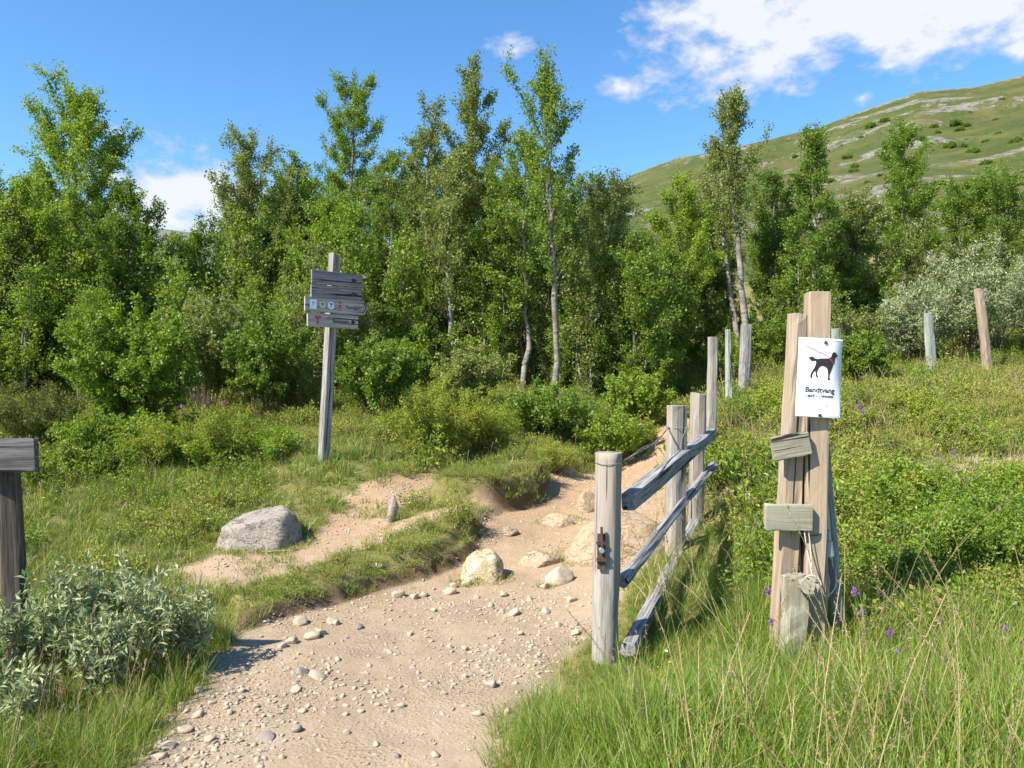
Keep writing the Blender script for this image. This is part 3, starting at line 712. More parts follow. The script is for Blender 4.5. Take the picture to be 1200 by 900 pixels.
shrub('birch_bush', 550, 480, 50, 70, 'bush behind the rusty-tipped juniper', 'bush', 314, 'birch_b', 22, 12000, 0.042, 0.8, group=BG)
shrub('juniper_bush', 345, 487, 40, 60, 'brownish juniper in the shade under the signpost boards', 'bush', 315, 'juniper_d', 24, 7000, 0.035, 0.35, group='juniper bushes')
# silver willows, right
SW = 'silver willow bushes on the right'
shrub('willow_bush', 1150, 0, 75, 122, 'largest silver-grey willow bush behind the two leaning stakes', 'bush', 321, 'willow', 34, 15000, 0.07, 0.34, d=15.6, group=SW, jit=.04, flat=.3)
shrub('willow_bush', 1075, 0, 52, 90, 'silver-grey willow bush behind the pale straight stake', 'bush', 322, 'willow', 28, 10000, 0.07, 0.34, d=15.2, group=SW, jit=.04)
shrub('willow_bush', 1235, 0, 60, 120, 'silver-grey willow bush cut by the right edge of the photo', 'bush', 323, 'willow', 28, 10000, 0.07, 0.34, d=15.5, group=SW, jit=.04)
shrub('birch_bush', 1012, 0, 30, 60, 'yellow-green leafy bush right of the dog notice', 'bush', 324, 'herb', 18, 9000, 0.044, 0.7, d=13.5, group=BG)
shrub('birch_bush', 770, 0, 45, 75, 'herb-fringed bush in the bright meadow left of the thin stakes', 'bush', 325, 'herb', 18, 8000, 0.042, 0.7, d=15.2, group=BG)
# willow in the left foreground
WL = 'grey-green willows in the left foreground'
for i, (u, v, hw, hh, d, lab) in enumerate((
  (52, 800, 44, 118, 4.05, 'grey-green willow straight in front of the dark trail board'),
  (120, 815, 40, 92, 3.9, 'low grey-green willow front right of the dark trail board'),
  (172, 790, 48, 116, 4.2, 'tallest grey-green willow at the shady right end of the clump'),
  (215, 775, 34, 74, 4.35, 'grey-green willow reaching out over the path edge'),
  (-25, 810, 55, 120, 3.85, 'grey-green willow cut by the left edge of the photo'),
  (95, 745, 44, 92, 4.8, 'grey-green willow behind the dark trail board'),
  (150, 735, 40, 70, 5.0, 'small grey-green willow at the back of the clump'),
  (20, 845, 40, 66, 3.6, 'lowest grey-green willow at the front of the clump'))):
    shrub('willow_bush', u, v, hw, hh, lab, 'bush', 331+i, 'willow', 11, 900, 0.05, 0.32, d=d, group=WL, r=.005, ntw=9, jit=.010, flat=.25, upb=.9)
shrub('willow_bush', 232, 715, 16, 22, 'tiny grey-green willow sprig at the grass edge beside the path', 'bush', 345, 'willow', 10, 300, 0.045, 0.34, group=WL, r=.003, ntw=4, jit=.01)

# understory bushes packed under the trees: copies
ub = []
for k, (lf, ls) in enumerate((('birch_c', .046), ('birch_a', .046), ('herb', .046), ('birch_b', .043))):
    ub.append(shrub_meshes(340+k, 0.85, 0.85, 1.5, 22, 10000, ls, 0.78, M[lf]))
fu = [None]*4; rg = np.random.default_rng(99)
UN = 'waist-high bush in the undergrowth beneath the birches'
for row, d0 in enumerate((13.6, 15.4, 17.4)):
    u = -90+row*21
    while u < 1000:
        d = d0+rg.uniform(-0.5, 0.5)
        if 715 < u < 830 and row < 2: u += 40; continue
        if u > 830 and row < 1: break
        if (row == 0 and rg.random() < .5) or (500 < u < 690 and row < 2): u += rg.uniform(40, 70); continue
        x = (u-CX)/F*d; z = gz(x, d); p = rg.integers(4); sc = rg.uniform(0.5, 1.3)
        if fu[p] is None: fu[p] = plant('undergrowth_bush', ub[p], ('stems', 'foliage'), (x, d, z), rg.random()*6.28, sc, UN, 'bush', 'undergrowth bushes')
        else: copy_thing(fu[p], (x, d, z), rg.random()*6.28, sc)
        u += rg.uniform(52, 80)
rg = np.random.default_rng(123); fd_ = [None, None]
db_ = [shrub_meshes(360, 0.55, 0.5, 0.42, 26, 6500, 0.028, 0.6, M['heath'], flat=.55), shrub_meshes(361, 0.5, 0.5, 0.5, 24, 5200, 0.034, 0.5, M['juniper'], flat=.5)]
for i in range(46):
    v = rg.uniform(448, 590); u = rg.uniform(870, 1230); 
    if 905 < u < 1000 and v > 560: continue
    p = gpl(u, v); q = int(rg.random() < .35); sc = rg.uniform(.55, 1.15)*min(1.0, p[1]/9+.15)
    if p[1] > 15.5 or poly_sd(DRYSPOT, [p[0]], [p[1]+.4])[0] < .6: continue
    lab = ('low dwarf birch hummock on the open slope behind the double post', 'low yellow-green juniper hummock on the open slope behind the double post')[q]; gr = ('dwarf birch hummocks', 'juniper hummocks')[q]
    if fd_[q] is None: fd_[q] = plant(('dwarf_birch', 'juniper_bush')[q], db_[q], ('stems', 'foliage'), tuple(p), 0, (sc, sc, sc*.8), lab, 'bush', gr)
    else: copy_thing(fd_[q], tuple(p), rg.random()*6.28, (sc, sc, sc*rg.uniform(.6, 1)))
lowb = [shrub_meshes(370, 0.42, 0.38, 0.5, 16, 4200, 0.034, 0.7, M['herb']), shrub_meshes(371, 0.45, 0.42, 0.42, 16, 4600, 0.03, 0.6, M['birch_a'])]
rg = np.random.default_rng(314); fl_ = [None]*4
def low_bush(u, v, sc, q, lab, gr):
    p = gpl(u, v); s_ = (sc, sc, sc*rg.uniform(.75, 1.15)); k_ = q+(2 if 'right' in lab else 0)
    if fl_[k_] is None: fl_[k_] = plant('leafy_bush', lowb[q], ('stems', 'foliage'), tuple(p), 0, s_, lab, 'bush', gr)
    else: copy_thing(fl_[k_], tuple(p), rg.random()*6.28, s_)
for i in range(16):
    u, v = (rg.uniform(60, 340), rg.uniform(508, 550)) if i < 11 else (rg.uniform(420, 640), rg.uniform(500, 530))
    low_bush(u, v, rg.uniform(.5, 1.25), int(rg.random() < .6), 'low leafy green bush in the meadow in front of the wood', 'low leafy bushes before the wood')
for i in range(22):
    u, v = rg.uniform(1010, 1235), rg.uniform(585, 690)
    low_bush(u, v, rg.uniform(.55, .95), int(rg.random() < .5), 'low leafy green bush among the herbs right of the double post', 'low leafy bushes right of the post')
# bushes on the open mountainside
mb = shrub_meshes(350, 3.2, 2.6, 2.6, 16, 2600, 0.5, 0.8, M['birch_c'], r=.05, jit=.3)
fm = None; rg = np.random.default_rng(5)
for u, v in ((1125,155),(1132,150),(1110,152),(1155,158),(1085,160),(1120,148),(1108,172),(1113,174),(1060,168),(1095,178),(1138,152),(1180,150),(995,195),(1000,197),(1020,150),(1170,175),(1190,168),(1105,148))+tuple((float(q[0]), float(q[1])) for q in np.random.default_rng(8).uniform((760,110),(1215,260),(190,2)) if q[1] > np.interp(q[0], *zip(*RIDGE))+20):
    t = (u-CX)/F; col = np.argmin(np.abs(MX[0]/MY[0]-t)); vv = CY-(MZ[:, col]-CAMZ)/MY[:, col]*F
    k = np.argmax(vv[:240] < v) or 120
    loc = (MX[k, col], MY[k, col], MZ[k, col]-0.3); sc = (1.6+7*rg.random()**2.2)*loc[1]/F/3.2
    if fm is None: fm = plant('mountain_bush', mb, ('stems', 'foliage'), loc, 0, sc, 'dark green bush scattered on the open mountainside', 'bush', 'bushes on the mountainside')
    else: copy_thing(fm, loc, rg.random()*6, sc)

# ------------------------------------------------------------------ grass, herbs and gravel (uncountable)
def scatter(name, P, scale, rot, pick, protos):
    col = bpy.data.collections.new(name+'_kinds')
    for i, me in enumerate(protos):
        o = bpy.data.objects.new('%s_%02d' % (name, i), me); col.objects.link(o)
    P = np.asarray(P, np.float32)
    me = bpy.data.meshes.new(name); me.vertices.add(len(P)); me.vertices.foreach_set('co', P.ravel())
    for nm, ty, arr in (('sc', 'FLOAT_VECTOR', scale), ('ro', 'FLOAT_VECTOR', rot)):
        a = me.attributes.new(nm, ty, 'POINT'); a.data.foreach_set('vector', np.asarray(arr, np.float32).ravel())
    a = me.attributes.new('pk', 'INT', 'POINT'); a.data.foreach_set('value', np.asarray(pick, np.int32))
    o = link(name, me)
    ng = bpy.data.node_groups.new(name, 'GeometryNodeTree')
    ng.interface.new_socket('Geometry', in_out='INPUT', socket_type='NodeSocketGeometry')
    ng.interface.new_socket('Geometry', in_out='OUTPUT', socket_type='NodeSocketGeometry')
    N = ng.nodes; L = ng.links
    gi = N.new('NodeGroupInput'); go = N.new('NodeGroupOutput')
    ci = N.new('GeometryNodeCollectionInfo'); ci.inputs['Collection'].default_value = col
    ci.inputs['Separate Children'].default_value = True; ci.inputs['Reset Children'].default_value = True
    ip = N.new('GeometryNodeInstanceOnPoints'); ip.inputs['Pick Instance'].default_value = True
    L.new(gi.outputs[0], ip.inputs['Points']); L.new(ci.outputs[0], ip.inputs['Instance'])
    for nm, ty, sk in (('sc', 'FLOAT_VECTOR', 'Scale'), ('pk', 'INT', 'Instance Index')):
        na = N.new('GeometryNodeInputNamedAttribute'); na.data_type = ty; na.inputs['Name'].default_value = nm
        L.new(na.outputs['Attribute'], ip.inputs[sk])
    na = N.new('GeometryNodeInputNamedAttribute'); na.data_type = 'FLOAT_VECTOR'; na.inputs['Name'].default_value = 'ro'
    er = N.new('FunctionNodeEulerToRotation'); L.new(na.outputs['Attribute'], er.inputs[0]); L.new(er.outputs[0], ip.inputs['Rotation'])
    L.new(ip.outputs[0], go.inputs[0])
    md = o.modifiers.new('scatter', 'NODES'); md.node_group = ng
    return o

def tuft(seed, nb, hmin, hmax, rad, wd, mats, frac_dry=0.1, lean=0.5, seg=3, heads=0):
    rg = np.random.default_rng(seed); g = Geo()
    n = nb; az = rg.random(n)*6.28; rr = rad*np.sqrt(rg.random(n))
    base = np.stack([np.cos(az)*rr, np.sin(az)*rr, np.full(n, -0.015)], 1)
    la = az+rg.normal(0, 0.9, n); le = lean*(0.25+0.75*rg.random(n)); h = hmin+(hmax-hmin)*rg.random(n)**1.3
    dv = np.stack([np.cos(la), np.sin(la), np.zeros(n)], 1); sd = np.stack([-np.sin(la), np.cos(la), np.zeros(n)], 1)
    tw = rg.normal(0, 0.7, n)[:, None]; sd = sd*np.cos(tw)+dv*np.sin(tw)
    S = np.linspace(0, 1, seg+1); rows = []
    for s in S:
        c = base+dv*(h*le*s**2.0)[:, None]; c[:, 2] += h*(s-0.35*le*s**2.2)
        w = wd*(1-s)**0.7*(0.7+0.6*rg.random(n)) if s < 1 else np.full(n, 0.0004)
        rows.append(c-sd*w[:, None]*0.5); rows.append(c+sd*w[:, None]*0.5)
    V = np.stack(rows, 1); k = 2*(seg+1)
    q = np.array([[2*i, 2*i+1, 2*i+3, 2*i+2] for i in range(seg)])
    Qd = (np.arange(n)[:, None, None]*k+q[None]).reshape(-1, 4)
    mi = np.repeat((rg.random(n) < frac_dry).astype(int), seg)
    g.add(V.reshape(-1, 3), Qd); g.mq = [mi]
    for j in range(heads):                                   # flowering culms with a loose seed head
        a = rg.random()*6.28; H = hmax*(1.15+0.55*rg.random()); lx = rg.normal(0, 0.22)*H; ly = rg.normal(0, 0.22)*H
        s = np.linspace(0, 1, 6)[:, None]; b0 = np.array([math.cos(a), math.sin(a), 0])*rad*0.6*rg.random()
        P = b0+np.hstack([lx*s**1.8, ly*s**1.8, H*(s-0.06*s**3)])
        tube_geo(g, P, np.linspace(0.0016, 0.0009, 6), 3, 1, False)
        nh = 30; t = 0.74+0.26*rg.random(nh)
        C = np.stack([np.interp(t, s[:, 0], P[:, k2]) for k2 in range(3)], 1)
        A = (P[-1]-P[-2])/np.linalg.norm(P[-1]-P[-2])*0.7+rg.standard_normal((nh, 3))*0.5
        Vh, Qh = leaves(rg, C, A, 0.008+0.008*rg.random(nh), 0.0032, 0.2)
        g.add(Vh, Qh, None, 2)
    return g.mesh('tuft', mats)

def herb(seed, kind):
    rg = np.random.default_rng(seed); g = Geo(); tw = []
    if kind == 'herb': ns, h, n, ls, asp, mat, sp = 10, 0.2, 150, 0.034, 0.5, M['herb'], 0.13
    elif kind == 'heath': ns, h, n, ls, asp, mat, sp = 16, 0.15, 330, 0.019, 0.5, M['heath'], 0.16
    elif kind == 'bil': ns, h, n, ls, asp, mat, sp = 14, 0.2, 260, 0.026, 0.6, M['heath'], 0.15
    else: ns, h, n, ls, asp, mat, sp = 8, 0.36, 170, 0.042, 0.36, M['herb'], 0.1
    for i in range(ns):
        a = rg.random()*6.28; r = sp*math.sqrt(rg.random()); hh = h*(0.6+0.5*rg.random())
        S = np.array([math.cos(a)*r*0.6, math.sin(a)*r*0.6, -0.02]); E = np.array([math.cos(a)*r*1.5, math.sin(a)*r*1.5, hh])
        mid = S+(E-S)*0.3
        tw.append((mid, E)); tube_geo(g, np.array([S, (S+E)/2+[0, 0, .02], E]), [0.0028, 0.002, 0.001], 3, 0, False)
    V, Qd = grow_leaves(rg, tw, n, ls, asp, 0.02, 0.9)
    g.add(V, Qd, None, 1)
    return g.mesh(kind, [M['twig'], mat])

def pts(n, box, keep, seed, power=1.0):
    """n candidates thicker near the camera, kept with the chance keep(x, y)"""
    rg = np.random.default_rng(seed)
    x0, x1, y0, y1 = box
    y = (y0**(1-power)+(y1**(1-power)-y0**(1-power))*rg.random(n))**(1/(1-power)) if power != 1 else y0*(y1/y0)**rg.random(n)
    x = x0+(x1-x0)*rg.random(n)
    vis = np.abs(x) < 0.98*y+1.4
    x, y = x[vis], y[vis]
    k = keep(x, y) > rg.random(len(x))
    x, y = x[k], y[k]
    return np.stack([x, y, land(x, y)], 1), rg

def rots(rg, n, tilt=0.15): return np.stack([rg.normal(0, tilt, n), rg.normal(0, tilt, n), rg.random(n)*6.28], 1)
def sc3(rg, n, lo, hi): s = lo+(hi-lo)*rg.random(n); return np.stack([s, s, s*(0.85+0.3*rg.random(n))], 1)

TALL = wpoly([(600,905),(612,868),(640,812),(662,785),(700,748),(735,715),(800,655),(850,600),(880,600),(890,660),(920,690),(1000,700),(1100,705),(1210,715)])+[(4.2, 4.6), (5, 1), (0.2, 1.0), (0.1, 2.6)]
TALL_L = wpoly([(-60,905),(60,905),(150,900),(190,850),(225,800),(265,745),(220,735),(120,745),(0,760),(-100,760)])
def sd_path(x, y): return poly_sd(PATH, x, y)

def k_short(x, y):
    s = soilness(x, y)
    k = np.clip(1-s*1.25, 0, 1)
    k = np.maximum(k, 0.75*sstep(0.04, 0.3, fbm(x, y, 0.5, 4, 93))*(poly_sd(PATH, x, y) > 0.08))*np.where(right_side(x, y), 0.3, 1.0)
    k = k*(0.55+0.9*np.clip(0.5+fbm(x, y, 0.7, 3, 91), 0, 1))
    return np.clip(k, 0, 1)*np.where(poly_sd(DRYSPOT, x, y) < 0.1, .35, 1)
mats = [M['grass'], M['grass_dry'], M['seed']]
short = [tuft(400+i, 26, 0.03, 0.085, 0.07, 0.0055, mats, fd, 0.9, 2) for i, fd in enumerate((0.1, 0.2, 0.45))]
mid = [tuft(410+i, 30, 0.08, 0.2, 0.07, 0.0058, mats, fd, 0.8, 3, hd) for i, (fd, hd) in enumerate(((0.08, 0), (0.18, 1), (0.1, 0)))]
tall = [tuft(420+i, 34, 0.16, 0.46, 0.08, 0.006, mats, fd, 0.75, 4, hd) for i, (fd, hd) in enumerate(((0.06, 0), (0.08, 0), (0.22, 2), (0.1, 0)))]

P, rg = pts(30000, (-9, 7, 2.4, 14), k_short, 1)
pick = np.clip((fbm(P[:, 0], P[:, 1], 1.0, 3, 95)*2.2+1+rg.normal(0, .5, len(P))), 0, 2.99).astype(int)
RK = np.array([gp(u_, v_)[:2] for u_, v_ in ((298,640),(565,681),(653,616),(632,664),(656,684),(732,655))]); RR = np.array([.40, .20, .22, .24, .15, .5])
rg_ = np.random.default_rng(19); an_ = rg_.random(230)*6.28; wh_ = rg_.choice(6, 230, p=[.5, .2, .04, .06, .1, .1])
R_ = RR[wh_]*(0.98+.3*rg_.random(230)); X_ = RK[wh_, 0]+R_*np.cos(an_); Y_ = RK[wh_, 1]+RR[wh_]*.4+R_*.8*np.sin(an_)
kk_ = fbm(X_, Y_, .25, 2, 77) > -.02; P = np.vstack([P, np.stack([X_, Y_, land(X_, Y_)], 1)[kk_]]); pick = np.concatenate([pick, rg_.integers(0, 3, kk_.sum())])
tag(scatter('short_grass', P, sc3(rg, len(P), 0.7, 1.3)*np.clip(0.6+0.06*P[:, 1:2], .8, 1.5), rots(rg, len(P)), pick, short), 'short mixed green and straw grass on the banks beside the path', 'grass', None, 'stuff')

def k_mid(x, y):
    s = soilness(x, y); n = np.clip(0.35+1.2*fbm(x, y, 0.9, 3, 101), 0, 1)
    up = sstep(7.5, 9.5, y)*0.9
    sod = np.maximum(1-sstep(-0.02, 0.1, poly_sd(LOWER_SOD, x, y)), 0)*0.55
    left = (1-sstep(-2.2, -1.3, x-0.0*y))*0.95; n = np.clip(0.5+1.5*fbm(x, y, 0.9, 3, 101), 0, 1)
    return np.clip((1-s*1.6), 0, 1)*np.clip(n*np.maximum(up, left)+sod, 0, 1)*np.where(right_side(x, y), 0.5, 1)
P, rg = pts(34000, (-9, 7, 2.6, 15), k_mid, 2)
pick = np.clip(rg.integers(0, 3, len(P)), 0, 2)
lowm = np.where(poly_sd(LOWER_SOD, P[:, 0], P[:, 1]) < 0.15, 0.38, 1.0)[:, None]
tag(scatter('meadow_grass', P, sc3(rg, len(P), 0.6, 1.25)*lowm, rots(rg, len(P)), pick, mid), 'knee-high green meadow grass around the signpost and along the banks', 'grass', None, 'stuff')

P, rg = pts(9000, (0.5, 11, 5, 14), lambda x, y: right_side(x, y)*np.clip(0.15+1.6*fbm(x, y, 0.9, 3, 221), 0, 1)*np.where(poly_sd(DRYSPOT, x, y+.3) < .2, .25, 1), 12)
tag(scatter('straw_grass', P, sc3(rg, len(P), 0.8, 1.5), rots(rg, len(P)), rg.choice(3, len(P), p=[.3, .4, .3]), [tuft(430+i, 16, 0.1, 0.3, 0.07, 0.0055, mats, fd, 0.8, 3, hd) for i, (fd, hd) in enumerate(((0.35, 0), (0.6, 1), (0.8, 2)))]), 'straw-coloured grass growing through the heather on the right slope', 'grass', None, 'stuff')

def k_tall(x, y):
    a = 1-sstep(-0.15, 0.2, poly_sd(TALL, x, y)+0.2*fbm(x, y, 0.5, 3, 111))
    l = (1-sstep(-0.1, 0.15, poly_sd(TALL_L, x, y)+0.2*fbm(x, y, 0.4, 3, 112)))*0.6
    return np.maximum(a, l)*np.clip(1.1-soilness(x, y)*1.3, 0, 1)
P, rg = pts(17000, (-4, 5.0, 1.6, 8), k_tall, 3, 0.6)
pick = rg.choice(4, len(P), p=[.39, .34, .02, .25]); hz_ = fbm(P[:, 0], P[:, 1], 0.7, 3, 97) > 0.12; pick[hz_ & (rg.random(len(P)) < .07)] = 2; lf_ = P[:, 0] < 0; pick[lf_ & (rg.random(len(P)) < .3)] = 2
edge = np.clip(0.5+poly_sd(TALL, P[:, 0], P[:, 1])*-0.9, 0.45, 1.0)[:, None]
edge[P[:, 0] < 0] = 0.55
uP = CX+F*P[:, 0]/P[:, 1]; fy_ = (P[:, 1] > 3.3) & (P[:, 1] < 6.5)
edge[fy_ & (P[:, 0] > 0)] *= 0.85
edge[fence_gap(P[:, 0], P[:, 1]) < 0.55] *= 0.55; edge[(P[:, 1] < 4.35) & (P[:, 1] > 3.3) & (uP > 660) & (uP < 800)] *= 0.7; edge[(P[:, 1] < 3.6) & (P[:, 0] > 0)] *= 1.15
xs_ = rg.uniform(.95, 2.6, 12); ys_ = rg.uniform(3.4, 4.9, 12); P = np.vstack([P, np.stack([xs_, ys_, land(xs_, ys_)], 1)]); pick = np.concatenate([pick, np.full(12, 2)]); edge = np.vstack([edge, np.full((12, 1), 1.35)])
tag(scatter('tall_grass', P, sc3(rg, len(P), 0.65, 1.15)*edge, rots(rg, len(P), .2), pick, tall), 'tall green grass with pale seed heads filling the right foreground', 'grass', None, 'stuff')

def k_cover(x, y):
    r = right_side(x, y)*(1-np.where(fbm(x, y, 0.6, 2, 171) > .1, .7, .97)*(poly_sd(TALL, x, y) < np.where(y < 4.9, 0.4, -0.1)))*(1-0.93*(poly_sd(DRYSPOT, x, y+0.35) < 0.25))
    wood = sstep(10.5, 12.5, y)*0.5
    lb = (poly_sd(UPPER_SOD, x, y) < -0.03)*0.9+(poly_sd(LOWER_SOD, x, y) < -0.05)*0.4
    r = r*sstep(0.3, 0.75, fence_gap(x, y))
    mead = (~right_side(x, y))*np.clip(1.9*fbm(x, y, 1.1, 4, 161)-0.05+0.28*sstep(8, 11, y), 0, 1)*sstep(5.5, 7, y)*0.75
    lb = np.maximum(lb, mead)
    return np.clip(np.maximum(r*0.95, np.maximum(wood, lb))*np.clip(1-1.5*soilness(x, y), 0, 1), 0, 1)
herbs = [herb(440, 'herb'), herb(441, 'herb'), herb(442, 'heath'), herb(443, 'heath'), herb(444, 'bil'), herb(445, 'tallherb')]
P, rg = pts(34000, (-13, 15, 3.0, 19), k_cover, 4, 0.7)
onsod = np.minimum(poly_sd(LOWER_SOD, P[:, 0], P[:, 1]), poly_sd(UPPER_SOD, P[:, 0], P[:, 1])) < 0.1
zone = fbm(P[:, 0], P[:, 1], 1.5, 3, 121)+onsod*2.0+0.10*np.clip(P[:, 1]-7.5, -2, 3)+rg.normal(0, 0.2, len(P))
pick = np.where(zone > 0.04, rg.integers(2, 5, len(P)), np.where(rg.random(len(P)) < 0.22, 5, rg.integers(0, 2, len(P))))
lump = 0.8+0.9*np.clip(fbm(P[:, 0], P[:, 1], 0.9, 2, 131)+0.3, 0, 1)[:, None]
tag(scatter('ground_cover', P, sc3(rg, len(P), 0.65, 1.15)*lump*np.where(onsod, 0.5, 1.0)[:, None], rots(rg, len(P)), pick, herbs), 'low heather, bilberry and leafy herbs covering the slope right of the fence', 'ground cover', None, 'stuff')

# tiny flowers dotted through the grass
def flower(seed, mat):
    rg = np.random.default_rng(seed); g = Geo()
    tube_geo(g, np.array([[0, 0, 0], [0.005, 0, 0.1], [0.0, 0.01, 0.2]]), 0.0012, 3, 0, False)
    a = np.arange(6)*1.047; A = np.stack([np.cos(a), np.sin(a), np.full(6, 0.35)], 1)
    V, Qd = leaves(rg, np.tile([0, 0.01, 0.2], (6, 1)), A, 0.014, 0.011, 2.0); g.add(V, Qd, None, 1)
    return g.mesh('flower', [M['grass'], mat])
P, rg = pts(2600, (-7, 6, 4.0, 12), lambda x, y: np.clip(1-2*soilness(x, y), 0, 1)*(fbm(x, y, 0.9, 2, 141) > 0.08)*np.where(right_side(x, y), 0.25, .6), 6)
tag(scatter('meadow_flowers', P, sc3(rg, len(P), 0.6, 1.0), rots(rg, len(P)), rg.choice(3, len(P), p=[.55, .4, .05]), [flower(1, M['yellow']), flower(2, M['white_petal']), flower(3, M['pink'])]), 'tiny yellow and white flowers dotted through the grass', 'flowers', None, 'stuff')

# ------------------------------------------------------------------ stones
def rock_mesh(seed, size, mat, sub=5, planes=12, noise=0.045, sharp=28.0, cut=None):
    import bmesh
    rg = np.random.default_rng(seed)
    bm = bmesh.new(); bmesh.ops.create_icosphere(bm, subdivisions=sub, radius=1.0)
    me = bpy.data.meshes.new('rock'); bm.to_mesh(me); bm.free()
    n = len(me.vertices); V = np.empty(n*3); me.vertices.foreach_get('co', V); V = V.reshape(-1, 3)
    N = rg.standard_normal((planes, 3)); N /= np.linalg.norm(N, axis=1)[:, None]; d = 0.5+0.42*rg.random(planes)
    if cut:
        N = np.array([c[:3] for c in cut], float); d = np.array([c[3] for c in cut])*1.0; N /= np.linalg.norm(N, axis=1)[:, None]
    dots = V@N.T
    r = np.where(dots > 0.05, d[None]/np.maximum(dots, 0.05), 9.0)
    r = -np.log(np.exp(-sharp*np.minimum(r, 3)).sum(1)+math.exp(-sharp*1.0))/sharp
    q = V*r[:, None]; q = q/np.abs(q).max(0)[None]
    nz = fbm(q[:, 0]+q[:, 2]*1.7+seed, q[:, 1]-q[:, 2]*1.3, 0.6, 6, seed)
    q = q*(1+noise*2*nz)[:, None]
    q = q*np.asarray(size)[None]
    me.vertices.foreach_set('co', q.astype(np.float32).ravel())
    me.polygons.foreach_set('use_smooth', np.ones(len(me.polygons), bool)); me.materials.append(mat); me.update()
    return me

def rock(name, u, v, w_px, h_px, dep, mat, label, cat, seed, rot=(0, 0, 0), sink=0.25, **kw):
    p = gpl(u, v); s = p[1]/F
    hx, hz = w_px*s/2, h_px*s/2/(1-sink*0.5)
    o = link(name, rock_mesh(seed, (hx, hx*dep, hz), mat, **kw), None, (p[0], p[1]+hx*dep*0.5, p[2]+hz*(1-sink)), rot)
    return tag(o, label, cat)

rock('boulder', 298, 640, 100, 62, 0.75, M['rock'], 'large grey boulder in the grass below the signpost', 'boulder', 14, (0.0, 0.0, 0.12), 0.95, sharp=40, noise=.05, cut=[(-1,0,.12,.9),(1,0,.35,.95),(-.2,-.1,1,.5),(-.1,-1,.4,.72),(0,1,.3,.8),(-.7,-.7,.4,.86),(.7,-.7,.3,.95),(.6,.1,1,.85),(-.8,0,.7,.82),(0,0,-1,1)])
rock('boulder', 565, 681, 54, 37, 0.8, M['rock_yellow'], 'pale yellow rounded rock at the left edge of the path', 'rock', 22, (0, 0, 0.1), 0.8, sharp=30, noise=.05, cut=[(-1,0,.35,.8),(1,0,.05,.85),(-.1,-.15,1,.72),(-.1,-1,.25,.75),(0,1,.2,.8),(-.6,-.7,.5,.78),(.7,-.6,.2,.9),(-.5,0,1,.8),(.75,0,.7,.88),(0,0,-1,1)])
rock('boulder', 732, 655, 136, 58, 0.8, M['rock_tan'], 'big tan rock behind the fence post with the latch', 'boulder', 35, (0, 0, 0.1), 0.9, noise=.07, sharp=36, cut=[(-.75,-.1,.65,.62),(.1,-.2,1,.75),(-.1,-1,.35,.7),(1,0,.3,.9),(0,1,.2,.8),(.6,-.7,.4,.8),(.6,.1,.8,.85),(0,0,-1,1)])
rock('flat_rock', 653, 616, 50, 13, 0.9, M['rock_tan'], 'flat tan slab set in the upper bend of the path', 'rock', 44, (0.12, -0.1, 0.3), 0.9, planes=8)
rock('flat_rock', 632, 664, 60, 18, 0.9, M['rock_tan'], 'sloping tan slab in the path behind the pale yellow rock', 'rock', 55, (0.1, -0.25, 0.1), 0.9, planes=8)
rock('flat_rock', 656, 684, 38, 17, 0.7, M['stone'], 'wedge-shaped grey slab at the path edge beside the latch post', 'rock', 66, (0.2, -0.35, 0.5), 0.8, planes=8)
rock('flat_rock', 597, 628, 24, 9, 0.8, M['rock_tan'], 'small flat slab between the two grassy ledges', 'rock', 67, (0.2, 0.2, 0.2), 0.8, planes=8)
rock('flat_rock', 690, 600, 30, 22, 0.8, M['rock_tan'], 'tan rock behind the latch post at the inner bend of the path', 'rock', 68, (0.1, 0.1, 0.6), 0.8, planes=8)
rock('standing_stone', 459, 612, 15, 40, 0.6, M['rock'], 'narrow grey stone standing upright on the bare bank', 'stone', 78, (0, 0.2, 0.2), 0.35, planes=12)

STONES = [(351,733,18,11),(375,745,15,10),(388,732,14,9),(393,733,9,9),(366,750,20,11),(341,755,16,9),(330,760,12,8),(352,792,16,11,'d'),(372,797,22,8),(316,767,11,8),(346,812,13,9),(308,870,24,8,'d'),(346,858,15,9,'d'),
 (466,700,16,11),(485,702,11,9),(497,700,10,8),(528,697,15,10),(531,690,10,8),(547,687,12,9),(444,668,12,7),(480,745,8,6),(527,760,9,6),(545,763,9,6),(420,738,10,8,'d'),(470,830,10,8),(590,700,10,7),(575,712,9,7),(602,722,13,9),
 (620,705,10,7),(640,720,11,8),(655,735,10,8),(610,745,9,7),(575,805,14,10),(560,840,13,8),(595,838,12,8),(215,860,18,9),(230,842,14,8),(195,878,22,9),(245,870,15,8),(210,893,12,7),(180,862,12,6),(268,838,9,6),(300,830,8,6),
 (405,862,9,7),(440,875,10,6),(510,888,10,7),(465,890,8,7,'d'),(330,890,9,6),(545,795,9,6),(520,815,8,6),(432,782,8,5),(455,766,7,5),(395,775,8,6),(490,790,7,5),(212,832,13,8),(187,890,14,7),(638,690,12,8),(670,706,13,8),(675,745,12,8),
 (232,812,11,7),(248,826,10,6),(283,812,9,6),(558,702,8,5),(508,717,8,5),(355,836,9,6),(390,822,8,5),(423,836,8,5)]
sm = [rock_mesh(500+i, (1, 1, 1), M['stone_dark'] if i >= 5 else M['stone'], 3, 9, 0.06, 24) for i in range(7)]
rg = np.random.default_rng(42)
